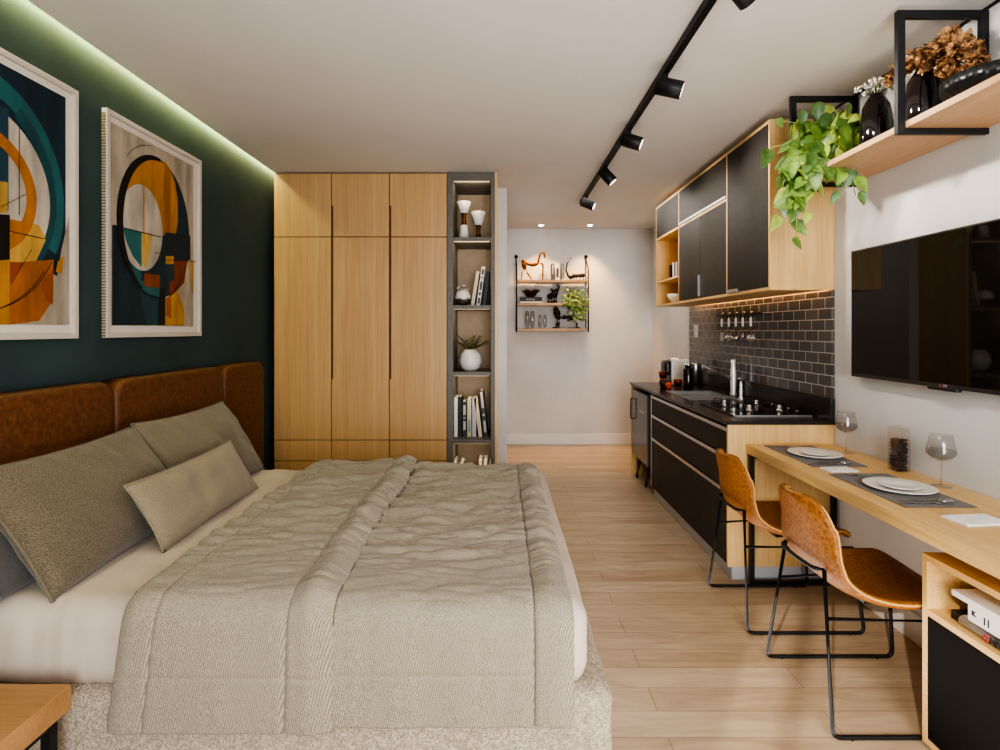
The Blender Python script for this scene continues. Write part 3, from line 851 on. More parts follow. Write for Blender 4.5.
# ================================================================== NIGHTSTAND
n = thing('nightstand', 'wooden-topped nightstand with black metal frame beside the bed', 'table', (-1.47, 1.25, 0))
P('table_top', M['nightwood'], n, lambda b: bxr(b, XL + .01, -1.158, .95, 1.50, .358, .424, .002))
def nf(b):
    for y0 in (.97, 1.455):
        bx(b, XL + .03, -1.18, y0, y0 + .025, .33, .357)
    bx(b, -1.205, -1.18, .995, 1.455, .33, .357); bx(b, XL + .03, XL + .055, .995, 1.455, .33, .357)
P('frame', M['metal_black'], n, nf)
for (x, y) in ((-1.205, .97), (-1.205, 1.455), (XL + .03, .97), (XL + .03, 1.455)):
    P('leg', M['metal_black'], n, lambda b: bx(b, x, x + .025, y, y + .025, 0, .33))

# ================================================================== KITCHEN BASE
KX, KY0, KY1 = 1.253, 3.05, 5.31
k = thing('kitchen_base_cabinet', 'black kitchen base cabinet with three long drawers and oak end panel', 'cabinet', (1.55, 4.1, 0))
P('end_panel', M['oak'], k, lambda b: bxr(b, KX, XR - .002, KY0, KY0 + .02, .078, .8598, .0015), label='light oak end panel')
P('end_panel', M['oak'], k, lambda b: bxr(b, KX + .0, XR - .002, KY1 - .02, KY1, 0, .8598, .0015), label='light oak far end panel')
P('carcass', M['black'], k, lambda b: (bx(b, KX + .024, XR - .002, KY0 + .021, 4.62, .078, .70) , bx(b, KX + .024, KX + .04, KY0 + .03, 4.6, .7, .858)))
P('plinth', M['plinthgrey'], k, lambda b: (bx(b, KX + .03, KX + .045, KY0 + .035, 4.62, 0, .078), bx(b, KX + .03, XR - .015, KY0 + .02, KY0 + .035, 0, .078)), label='reflective grey plinth')
for (z0, z1) in ((.69, .818), (.50, .660), (.085, .472)):
    dr = P('drawer', M['black_matt'], k, lambda b: bxr(b, KX + .004, KX + .022, KY0 + .022, 4.60, z0, z1, .0012))
    zz = z1
    P('handle', M['alu'], dr, lambda b: bxr(b, KX - .001, KX + .022, KY0 + .022, 4.60, zz, zz + .022, .001), label='long aluminium handle strip')
P('profile', M['alu'], k, lambda b: bx(b, KX + .002, KX + .022, 4.602, 4.622, .08, .845), label='vertical aluminium profile')
# fridge
fr = thing('mini_fridge', 'dark grey small fridge under the far end of the counter', 'fridge', (1.5, 4.95, 0))
P('body', M['black'], fr, lambda b: bxr(b, KX + .03, XR - .05, 4.70, 5.24, .215, .825, .01))
dr = P('door', M['fridge'] if 'fridge' in M else M.setdefault('fridge', plain('grey_gloss', '#55524f', .18)), fr, lambda b: bxr(b, KX - .005, KX + .028, 4.70, 5.24, .215, .825, .008))
P('handle', M['metal_black'], dr, lambda b: tube(b, fillet([(KX - .006, 5.19, .74), (KX - .03, 5.19, .74), (KX - .03, 5.19, .555), (KX - .006, 5.19, .555)], .03), .006, 8, True), label='black rounded handle')
P('badge', M['alu'], dr, lambda b: bx(b, KX - .007, KX - .004, 4.82, 5.0, .655, .665), label='thin silver badge line')
for (x, y) in ((KX + .06, 4.90), (KX + .06, 5.18), (XR - .12, 4.76), (XR - .12, 5.16)):
    P('leg', M['walnut'] if 'walnut' in M else M.setdefault('walnut', plain('dark_walnut', '#4a2a1a', .4)), fr, lambda b: cyl(b, (x - .03, y - (.02 if y < 5 else -.02), 0), (x, y, .22), .012, .026, 12), label='tapered dark wooden leg')
# worktop with sink cut-out
SX0, SX1, SY0, SY1 = 1.37, 1.715, 3.975, 4.55
wt = thing('kitchen_worktop', 'black stone kitchen worktop with low splash upstand', 'worktop', (1.55, 4.2, .85))
def wtf(b):
    z0, z1 = .860, .88; x0, x1 = KX - .012, XR - .002; y0, y1 = KY0 - .006, KY1 + .004
    bx(b, x0, x1, y0, SY0, z0, z1); bx(b, x0, x1, SY1, y1, z0, z1); bx(b, x0, SX0, SY0, SY1, z0, z1); bx(b, SX1, x1, SY0, SY1, z0, z1)
P('slab', M['stone'], wt, wtf)
P('upstand', M['stone'], wt, lambda b: bxr(b, XR - .024, XR - .002, KY0 - .006, KY1 + .004, .88, 1.004, .0015))
sk = thing('kitchen_sink', 'stainless steel double bowl sink set in the worktop', 'sink', (1.54, 4.26, .70))
def skf(b):
    for (a, c) in ((SY0, 4.17), (4.19, SY1)):
        bx(b, SX0 - .001, SX0 + .003, a, c, .72, .878); bx(b, SX1 - .003, SX1 + .001, a, c, .72, .878)
        bx(b, SX0, SX1, a - .001, a + .003, .72, .878); bx(b, SX0, SX1, c - .003, c + .001, .72, .878); bx(b, SX0, SX1, a, c, .715, .72)
P('bowl', M['sinksteel'], sk, skf)
P('divider', M['sinksteel'], sk, lambda b: bxr(b, SX0, SX1, 4.168, 4.192, .75, .879, .002))
P('rim', M['sinksteel'], sk, lambda b: (bx(b, SX0 - .012, SX0, SY0 - .012, SY1 + .012, .8795, .882), bx(b, SX1, SX1 + .012, SY0 - .012, SY1 + .012, .8795, .882), bx(b, SX0, SX1, SY0 - .012, SY0, .8795, .882), bx(b, SX0, SX1, SY1, SY1 + .012, .8795, .882)))
fa = thing('kitchen_faucet', 'tall chrome faucet with long slanted spout behind the sink', 'faucet', (1.765, 4.2, .88))
P('column', M['satin'], fa, lambda b: lathe(b, [(.024, .8805), (.024, .90), (.019, .91), (.023, 1.0), (.021, 1.06), (.017, 1.10), (.017, 1.155), (0, 1.157)], (1.765, 4.2, 0)))
P('spout', M['white_steel'], fa, lambda b: tube(b, [(1.765, 4.2, 1.01), (1.53, 4.2, 1.105)], [.014, .012], 14))
P('spout_tip', M['satin'], fa, lambda b: cyl(b, (1.535, 4.2, 1.105), (1.53, 4.2, 1.075), .009, .008, 12))
sd = thing('soap_dispenser', 'slim chrome soap dispenser beside the cooktop', 'dispenser', (1.535, 3.85, .88))
x_, y_ = at(741, 406, 3.88).x, 3.88
sd.location = (x_, y_, .88); ORG[sd.name] = Vector(sd.location)
P('body', M['satin'], sd, lambda b: lathe(b, [(.016, .8805), (.016, .905), (.009, .92), (.012, .95), (.009, .98), (.010, 1.0), (.006, 1.02), (0, 1.022)], (x_, y_, 0), 20))
P('nozzle', M['satin'], sd, lambda b: tube(b, [(x_, y_, 1.02), (x_, y_, 1.045), (x_ - .02, y_, 1.04)], .005, 8))
# cooktop
CX0, CX1, CY0, CY1 = 1.35, 1.80, 3.20, 3.74
ct = thing('gas_cooktop', 'black glass gas cooktop with chrome burners set in the worktop', 'cooktop', (1.575, 3.47, .88))
P('glass_plate', M['glassblack'], ct, lambda b: bxr(b, CX0, CX1, CY0, CY1, .8805, .888, .002))
P('trim', M['alu'], ct, lambda b: bx(b, CX0, CX1, CY0 - .004, CY0, .8805, .889), label='thin steel edge trim')
for (x, y, r_) in ((1.53, 3.40, .015), (1.715, 3.40, .015), (1.47, 3.63, .014), (1.68, 3.63, .014)):
    bu = P('burner', M['chrome'], ct, lambda b: lathe(b, [(r_ * 1.6, .8885), (r_ * 1.5, .892), (r_, .896), (r_ * .95, .918), (r_ * .6, .922), (0, .923)], (x, y, 0), 24))
    def gr(b):
        for kx in range(4):
            a = PI / 4 + kx * PI / 2
            p0 = Vector((x + .075 * math.cos(a), y + .075 * math.sin(a), .889)); p1 = p0 + Vector((0, 0, .038)); p2 = Vector((x + .026 * math.cos(a), y + .026 * math.sin(a), .927))
            tube(b, fillet([p0, p1, p2], .012), .0035, 6)
        tube(b, [(x + .075 * math.cos(a), y + .075 * math.sin(a), .892) for a in [2 * PI * q_ / 24 for q_ in range(25)]], .003, 6, False)
    P('pan_support', M['grill_chrome'] if 'grill_chrome' in M else M.setdefault('grill_chrome', plain('polished_iron', '#4a4a4a', .15, .9)), bu, gr)
for y in (3.30, 3.40, 3.50, 3.60):
    P('knob', M['chrome'], ct, lambda b: cyl(b, (1.765, y, .888), (1.765, y, .905), .014, .012, 16))

# tiles, socket, rail
one('tile_backsplash', lambda b: bx(b, XR - .010, XR - .001, KY0, 5.37, 1.0045, 1.6), M['tile'], 'charcoal metro tile splashback with pale grout above the counter', 'tiles')
t = thing('wall_socket', 'white double socket plate on the dark tiles', 'socket', (XR - .01, 5.17, 1.31))
P('plate', M['white'], t, lambda b: bxr(b, XR - .018, XR - .0105, 5.12, 5.22, 1.31, 1.43, .002))
P('insert', M['napkin'], t, lambda b: bxr(b, XR - .0205, XR - .018, 5.14, 5.20, 1.34, 1.40, .001))
t = thing('utensil_rail', 'black utensil rail mounted on the dark tiles', 'rail', (1.79, 4.2, 1.49))
P('bar', M['metal_black'], t, lambda b: bxr(b, 1.778, 1.788, 3.80, 4.58, 1.485, 1.503, .002))
for y in (3.86, 4.52):
    P('bracket', M['metal_black'], t, lambda b: bx(b, 1.788, XR - .0105, y, y + .012, 1.488, 1.5))
px_ = [722, 729, 736, 743, 751]
names = [('spatula', 'slotted turner'), ('whisk', 'wire whisk'), ('ladle', 'round ladle'), ('fork', 'pronged fork'), ('masher', 'wire masher')]
for i, p in enumerate(px_):
    y = F / ((p - 500) / 1.77); x = 1.768
    t = thing('hanging_' + names[i][0], 'steel %s with white handle, %s on the utensil rail' % (names[i][1], ['farthest', 'second from the far end', 'in the middle', 'second from the near end', 'nearest'][i]), 'utensil', (x, y, 1.30), 'utensils on the rail')
    P('handle', M['ceramic'], t, lambda b: tube(b, [(x, y, 1.475), (x, y, 1.465), (x, y, 1.41), (x, y, 1.405)], [.006, .0095, .008, .005], 10), label='white handle')
    P('hook', M['chrome'], t, lambda b: tube(b, [(x, y, 1.474), (x, y, 1.508), (x + .012, y, 1.512), (x + .022, y, 1.506)], .0025, 6))
    def head(b):
        tube(b, [(x, y, 1.407), (x, y, 1.36)], .0035, 6)
        if i in (1, 4):
            for q_ in range(5):
                a = PI * q_ / 5; dx, dy = math.cos(a), math.sin(a)
                tube(b, [(x + dx * r2, y + dy * r2, z2) for (r2, z2) in ((.003, 1.37), (.018, 1.345), (.024, 1.325), (.014, 1.30), (0, 1.293), (-.014, 1.30), (-.024, 1.325), (-.018, 1.345), (-.003, 1.37))], .0018, 5)
        elif i == 2: lathe(b, [(.005, 1.30), (.022, 1.305), (.034, 1.33), (.032, 1.33), (.02, 1.31), (0, 1.306)], (x, y, 0), 18)
        elif i == 0:
            for q_ in range(4): bx(b, x - .002, x + .002, y - .028 + q_ * .016, y - .020 + q_ * .016, 1.30, 1.36)
            bx(b, x - .002, x + .002, y - .028, y + .028, 1.292, 1.30); bx(b, x - .002, x + .002, y - .028, y + .028, 1.355, 1.365)
        else:
            for q_ in (-1, 0, 1): tube(b, [(x, y + q_ * .003, 1.37), (x, y + q_ * .013, 1.345), (x, y + q_ * .013, 1.295)], .003, 6)
    P('head', M['steel'], t, head)

# coffee corner
cx, cy = at(678, 380, 5.02).x, 5.02
t = thing('coffee_machine', 'white capsule coffee machine with black nose at the far end of the counter', 'coffee machine', (cx, cy, .88))
P('body', M['ceramic'], t, lambda b: bxr(b, cx - .075, cx + .085, cy - .06, cy + .14, .8805, 1.118, .014, 3), label='white body')
P('nose', M['black'], t, lambda b: rbox(b, (cx - .13, cy - .045, .97), (cx - .06, cy + .11, 1.105), .03, (8, 8, 8)), label='black brewing head')
P('base', M['black'], t, lambda b: bxr(b, cx - .13, cx - .07, cy - .045, cy + .11, .8805, .915, .005))
P('front_panel', M['black'], t, lambda b: bxr(b, cx - .088, cx - .073, cy - .045, cy + .11, .9, 1.0, .003))
P('lid_lever', M['chrome'], t, lambda b: bxr(b, cx - .09, cx + .05, cy - .0, cy + .06, 1.118, 1.126, .003))
amber = thin('amber_glass', '#f0b468'); coffee = plain('espresso', '#1c0d06', .2); orange = plain('orange_gloss', '#e0561a', .15)
def cup(name, label, x, y, z, h, r, m, liquid=True, group=None):
    t = thing(name, label, 'cup', (x, y, z), group)
    P('bowl', m, t, lambda b: lathe(b, [(0, z + .0005), (r * .55, z + .001), (r * .8, z + h * .3), (r, z + h * .7), (r * .95, z + h), (r * .88, z + h), (r * .9, z + h * .7), (r * .7, z + h * .32), (0, z + h * .12)], (x, y, 0), 24))
    if liquid: P('coffee', coffee, t, lambda b: lathe(b, [(0, z + h * .14), (r * .66, z + h * .34), (r * .84, z + h * .62), (0, z + h * .62)], (x, y, 0), 24), label='dark coffee')
    return t
p = at(663, 388, 4.78); cup('espresso_cup', 'lower espresso glass of the stack beside the coffee machine', p.x, p.y, .88, .066, .034, M['black'], False, 'espresso glasses')
cup('espresso_cup', 'upper amber espresso glass of the stack beside the coffee machine', p.x, p.y, .9465, .075, .036, amber, True, 'espresso glasses')
p = at(668.5, 389, 4.70); cup('orange_cup', 'small glossy orange cup in front of the coffee machine', p.x, p.y, .88, .055, .031, orange, False)
p = at(678, 388.5, 4.74); cup('espresso_cup', 'amber espresso glass standing alone between machine and black canister', p.x, p.y, .88, .078, .038, amber, True, 'espresso glasses')
p = at(688, 391, 4.62)
t = thing('canister', 'black cylindrical canister with chrome lid beside the sink', 'canister', (p.x, p.y, .88))
P('body', M['glassblack'], t, lambda b: lathe(b, [(.036, .8805), (.038, .89), (.038, 1.05), (.030, 1.065), (0, 1.066)], (p.x, p.y, 0)))
P('lid', M['chrome'], t, lambda b: lathe(b, [(.026, 1.0665), (.026, 1.085), (.037, 1.088), (.037, 1.096), (0, 1.098)], (p.x, p.y, 0)))
p = at(695.5, 384, 5.10)
t = thing('milk_frother', 'tall brushed steel cylinder against the tiles behind the canister', 'frother', (p.x, p.y, .88))
P('body', M['alu'], t, lambda b: lathe(b, [(.034, .8805), (.034, 1.06), (.03, 1.075), (0, 1.077)], (p.x, p.y, 0)))
P('base', M['black'], t, lambda b: lathe(b, [(.0345, .881), (.0345, .90), (.0, .9005)], (p.x, p.y, 0)))

# ================================================================== UPPER CABINET
UXF, UZ0, UZ1 = 1.483, 1.60, 2.54
uc = thing('kitchen_wall_cabinet', 'black and oak kitchen wall cabinet mounted above the tiles', 'cabinet', (1.66, 4.1, UZ0))
def car(b):
    bx(b, UXF, XR - .002, KY0, KY0 + .018, UZ0, UZ1)
    bx(b, UXF, XR - .002, 5.262, 5.28, UZ0, UZ1)
    bx(b, UXF, XR - .045, KY0 + .018, 5.262, UZ0, UZ0 + .018); bx(b, UXF, XR - .002, KY0 + .018, 5.262, UZ1 - .018, UZ1)
    for y in (3.63, 4.606): bx(b, UXF, XR - .002, y - .009, y + .009, UZ0 + .018, UZ1 - .018)
    bx(b, UXF, XR - .002, 3.639, 5.262, 2.225, 2.243)
    bx(b, XR - .012, XR - .002, KY0 + .018, 5.262, UZ0 + .03, UZ1 - .018); bx(b, XR - .045, XR - .012, KY0 + .018, 5.262, UZ0 + .03, UZ0 + .036)
P('carcass', M['oak'], uc, car, label='light oak carcass')
P('shelf', M['oak_y'], uc, lambda b: bx(b, UXF + .004, XR - .012, 4.616, 5.261, 1.82, 1.836))
def door(y0, y1, z0, z1): return P('door', M['black_matt'], uc, lambda b: bxr(b, UXF - .001, UXF + .017, y0, y1, z0, z1, .001))
d = door(3.071, 3.619, UZ0 + .020, UZ1 - .02); P('handle', M['alu'], d, lambda b: bxr(b, UXF - .012, UXF - .001, 3.46, 3.61, UZ0 + .02, UZ0 + .038, .001))
d = door(3.641, 4.595, 2.262, UZ1 - .02); P('handle', M['alu'], d, lambda b: bxr(b, UXF - .008, UXF + .017, 3.641, 4.595, 2.245, 2.261, .001))
d = door(3.641, 4.108, UZ0 + .02, 2.223)
d = door(4.112, 4.595, UZ0 + .02, 2.223); P('handle', M['alu'], d, lambda b: bxr(b, UXF - .012, UXF - .001, 4.112, 4.135, UZ0 + .03, UZ0 + .19, .001))
door(4.617, 5.26, 2.245, UZ1 - .02)
P('light_strip', M['under'], uc, lambda b: bx(b, XR - .038, XR - .022, KY0 + .05, 5.2, UZ0 + .022, UZ0 + .0295), label='amber light strip under the cabinet')
# things in open compartment
gp = 'small books in the open wall cabinet niche'
for i, (px, c, h_, lb) in enumerate([(671, 'black', .135, 'small black spined book in the open cabinet niche'), (674.5, 'white', .145, 'small white spined book in the open cabinet niche'), (677.2, 'lilac', .14, 'small lilac spined book in the open cabinet niche')]):
    y = [5.05, 4.95, 4.86][i]; x = 1.60
    t = thing('book', lb, 'book', (x, y, 1.836), gp)
    P('cover', BK[c], t, lambda b: (bx(b, x - .055, x - .052, y - .022, y + .022, 1.8365, 1.836 + h_), bx(b, x - .055, x + .06, y - .022, y - .0195, 1.8365, 1.836 + h_), bx(b, x - .055, x + .06, y + .0195, y + .022, 1.8365, 1.836 + h_)))
    P('pages', M['paper'], t, lambda b: bx(b, x - .052, x + .057, y - .0195, y + .0195, 1.838, 1.831 + h_))
t = thing('serving_bowl', 'pale grey serving bowl in the lowest open cabinet niche', 'bowl', (1.58, 4.95, 1.619))
P('bowl', M['ceramic'], t, lambda b: lathe(b, [(.04, 1.6185), (.045, 1.625), (.075, 1.66), (.09, 1.70), (.085, 1.70), (.06, 1.65), (0, 1.635)], (1.58, 4.95, 0), 28))

# ================================================================== TABLE + SIDE CABINET
tb = thing('dining_counter', 'long light oak wall-side dining table on a black metal frame leg', 'table', (1.6, 2.0, 0))
P('table_top', M['oak_y'], tb, lambda b: bxr(b, 1.35, XR - .003, .45, 3.046, .705, .755, .0025))
def tl(b):
    bx(b, 1.353, 1.377, 3.0, 3.02, 0, .704); bx(b, XR - .044, XR - .018, 3.0, 3.02, 0, .704)
    bx(b, 1.377, XR - .044, 3.0, 3.02, .684, .704); bx(b, 1.377, XR - .044, 3.0, 3.02, 0, .02)
P('leg_frame', M['metal_black'], tb, tl, label='black metal frame leg')
sc_ = thing('side_cabinet', 'low oak cabinet with black door and open shelf under the table', 'cabinet', (1.62, 1.3, 0))
CX, CYn, CYf = 1.40, .62, 1.84
def scf(b):
    bx(b, CX, XR - .016, CYf - .02, CYf, .02, .643); bx(b, CX, XR - .016, CYn, CYn + .02, .02, .643)
    bx(b, CX, XR - .016, CYn + .02, CYf - .02, .623, .643); bx(b, CX, XR - .016, CYn + .02, CYf - .02, .02, .04)
    bx(b, CX, XR - .016, CYn + .02, CYf - .02, .445, .465); bx(b, XR - .026, XR - .016, CYn + .02, CYf - .02, .04, .623)
P('carcass', M['oak_y'], sc_, scf, label='light oak carcass')
P('door', M['black_low'], sc_, lambda b: bxr(b, CX + .001, CX + .018, 1.232, CYf - .022, .043, .443, .001))
P('door', M['black_low'], sc_, lambda b: bxr(b, CX + .001, CX + .018, CYn + .022, 1.228, .043, .443, .001))
P('plinth', M['black'], sc_, lambda b: bx(b, CX + .03, XR - .02, CYn + .03, CYf - .03, 0, .02))
# flat books in the cabinet; spines toward the room (-x)
def flatbook(label, x0, x1, y0, y1, z0, z1, m, group, marks=(), round_=False):
    t = thing('book', label, 'book', ((x0 + x1) / 2, (y0 + y1) / 2, z0), group)
    def cv(b):
        xc = x0 + .016 if round_ else x0
        bx(b, xc, x1, y0, y1, z0, z0 + .003); bx(b, xc, x1, y0, y1, z1 - .003, z1)
        if round_:
            tube(b, [(x0 + .016, y0, (z0 + z1) / 2), (x0 + .016, y1, (z0 + z1) / 2)], (z1 - z0) / 2, 24)
        else: bx(b, x0, x0 + .004, y0, y1, z0 + .003, z1 - .003)
    P('cover', m, t, cv)
    P('pages', M['paper'], t, lambda b: bx(b, x0 + .034 if round_ else x0 + .0125, x1 - .003, y0 + .003, y1 - .003, z0 + .0032, z1 - .0032))
    for (kind, yc, zc, size, mm) in marks:
        if kind == 'ring':
            P('spine_logo', mm, t, lambda b: tube(b, [(x0 - .0006, yc + size * math.cos(a), zc + size * math.sin(a)) for a in [2 * PI * i / 20 for i in range(21)]], .0022, 5, False), label='red ring mark')
        elif kind == 'bar':
            P('spine_mark', mm, t, lambda b: bx(b, x0 - .001, x0, yc - .002, yc + .002, zc - size, zc + size))
        else:
            # text faces -x: reading direction toward -y (viewer left = far)
            mt = Matrix.Translation((x0 - .0008, yc, zc)) @ Matrix(((0, 0, -1, 0), (-1, 0, 0, 0), (0, 1, 0, 0), (0, 0, 0, 1)))
            me = text_mesh(kind, size, .0012, mt, .0006)
            obj('spine_title', me, mm, t)
    return t
gp = 'books lying on the side cabinet shelf'
flatbook('small black booklet at the far end of the bottom white book in the side cabinet', 1.435, 1.60, 1.722, 1.765, .4655, .492, BK['black'], gp)
flatbook('thick white rounded-spine book with red ring and NIW on the spine', 1.418, 1.60, 1.36, 1.718, .4655, .498, BK['white'], gp,
         [('ring', 1.618, .4815, .0085, BK['red']), ('NIW', 1.580, .4815, .026, BK['black']), ('bar', 1.655, .484, .0006, BK['grey'])], True)
flatbook('white book with black K and two bars on the spine, middle of the stack', 1.425, 1.60, 1.32, 1.69, .4985, .548, BK['white'], gp,
         [('K', 1.669, .526, .020, BK['black']), ('bar', 1.632, .522, .011, BK['black']), ('bar', 1.619, .522, .011, BK['black'])])
flatbook('wide pale grey hardcover on top of the stack in the side cabinet', 1.42, 1.66, 1.35, 1.745, .5485, .566, BK['white'], gp)

# ---- table setting
def setting(y0, y1, which):
    cy = (y0 + y1) / 2 - .01
    one('placemat', lambda b: bxr(b, 1.425, 1.68, y0, y1, .7553, .7578, .001), M['mat'], 'charcoal woven placemat at the %s place setting' % which, 'placemat', 'placemats')
    t = thing('dinner_plate', 'large white dinner plate on the %s placemat' % which, 'plate', (1.56, cy, .758), 'dinner plates')
    P('plate_body', M['ceramic'], t, lambda b: lathe(b, [(0, .7582), (.078, .7582), (.119, .771), (.122, .7735), (.118, .775), (.086, .766), (0, .7655)], (1.56, cy, 0), 48))
    t = thing('side_plate', 'small white plate stacked on the %s dinner plate' % which, 'plate', (1.56, cy, .766), 'small plates')
    P('plate_body', M['ceramic'], t, lambda b: lathe(b, [(0, .7663), (.045, .7663), (.070, .775), (.072, .7775), (.068, .7785), (.05, .7725), (0, .772)], (1.56, cy, 0), 48))
    def cut(kind, x, y, L):
        t = thing('table_' + kind, 'steel %s on the %s placemat' % (kind, which), 'cutlery', (x, y, .758), 'cutlery')
        P('handle', M['steel'], t, lambda b: tube(b, [(x - L / 2, y, .7605), (x - L * .1, y, .761), (x + L * .18, y, .7605)], [.0022, .0028, .0018], 8))
        if kind == 'spoon': P('bowl', M['steel'], t, lambda b: ball(b, (x + L * .34, y, .7615), .02, 2, (1.5, .95, .2)))
        elif kind == 'fork':
            def fk(b):
                bx(b, x + L * .17, x + L * .28, y - .010, y + .010, .7592, .7612)
                for q_ in (-1, -.33, .33, 1): bx(b, x + L * .28, x + L * .48, y + q_ * .0085 - .0014, y + q_ * .0085 + .0014, .7592, .7612)
            P('tines', M['steel'], t, fk)
        else: P('blade', M['steel'], t, lambda b: bxr(b, x + L * .16, x + L * .5, y - .008, y + .008, .7593, .7608, .0006))
    cut('spoon', 1.55, y0 + .065, .20); cut('fork', 1.52, y0 + .035, .20); cut('knife', 1.50, y1 - .035, .19)
setting(1.95, 2.41, 'nearer'); setting(2.53, 2.99, 'farther')
def napkin(label, x0, x1, y0, y1, rz):
    def f(b):
        c = Vector(((x0 + x1) / 2, (y0 + y1) / 2, 0)); hx, hy = (x1 - x0) / 2, (y1 - y0) / 2
        for k2 in range(3):
            z = .7556 + k2 * .0024; sh_ = .002 * k2
            bxr(b, -hx + sh_, hx - sh_, -hy + sh_, hy - sh_, z, z + .0021, .0008)
        b.transform(Matrix.Translation(c) @ Matrix.Rotation(R(rz), 4, 'Z'))
    one('napkin', f, M['napkin'], label, 'napkin', 'folded napkins')
napkin('folded white napkin near the right edge of the table', 1.475, 1.64, 1.765, 1.865, 6)
napkin('folded white napkin between the two placemats', 1.445, 1.575, 2.43, 2.512, 4)
def wineglass(x, y, label):
    t = thing('wine_glass', label, 'glass', (x, y, .755), 'wine glasses'); z = .7555
    P('foot', M['clear'], t, lambda b: lathe(b, [(0, z), (.036, z), (.036, z + .0015), (.01, z + .004), (.0035, z + .012)], (x, y, 0), 32))
    P('stem', M['clear'], t, lambda b: tube(b, [(x, y, z + .0125), (x, y, z + .095)], [.0032, .0032], 10))
    P('bowl', M['clear'], t, lambda b: lathe(b, [(.003, z + .0955), (.012, z + .100), (.035, z + .112), (.051, z + .130), (.050, z + .145), (.043, z + .175), (.038, z + .208), (.0368, z + .208), (.0418, z + .175), (.0488, z + .145), (.0495, z + .132), (.034, z + .1145), (.012, z + .103), (0, z + .102)], (x, y, 0), 40))
    P('water', M['water'], t, lambda b: lathe(b, [(0, z + .1025), (.0335, z + .1150), (.0487, z + .1325), (.0482, z + .145), (0, z + .145)], (x, y, 0), 40))
M['water'] = thin('water', '#e6e8e8')
wineglass(1.765, 2.22, 'wine glass by the nearer place setting against the wall')
wineglass(1.765, 2.83, 'wine glass by the farther place setting against the wall')
p = Vector((1.775, 2.47, .755)); t = thing('glass_jar', 'square glass jar of dark coffee beans against the wall', 'jar', p)
JR = .030
P('jar_body', M['clear'], t, lambda b: [bx(b, *q_) for q_ in ((p.x - JR, p.x + JR, p.y - JR, p.y + JR, .7555, .7585), (p.x - JR, p.x - JR + .0025, p.y - JR, p.y + JR, .7586, .942), (p.x + JR - .0025, p.x + JR, p.y - JR, p.y + JR, .7586, .942), (p.x - JR + .0026, p.x + JR - .0026, p.y - JR, p.y - JR + .0025, .7586, .942), (p.x - JR + .0026, p.x + JR - .0026, p.y + JR - .0025, p.y + JR, .7586, .942))])
P('lid', M['clear'], t, lambda b: bxr(b, p.x - JR, p.x + JR, p.y - JR, p.y + JR, .9425, .952, .002))
bean1 = plain('dark_bean', '#2a120a', .35); bean2 = plain('brown_bean', '#5c2a12', .35)
def beans(b):
    zc = .764
    while zc < .895:
        for ix in range(-2, 3):
            for iy in range(-2, 3):
                c = (p.x + ix * .0096 + random.uniform(-.002, .002), p.y + iy * .0096 + random.uniform(-.002, .002), zc + random.uniform(-.003, .003))
                ball(b, c, .0066, 1, (random.uniform(.8, 1.2), 1, random.uniform(.8, 1.2)), mi=int(random.random() < .35))
        zc += .0115
bo = P('coffee_beans', [bean1, bean2], t, beans); bo['kind'] = 'stuff'

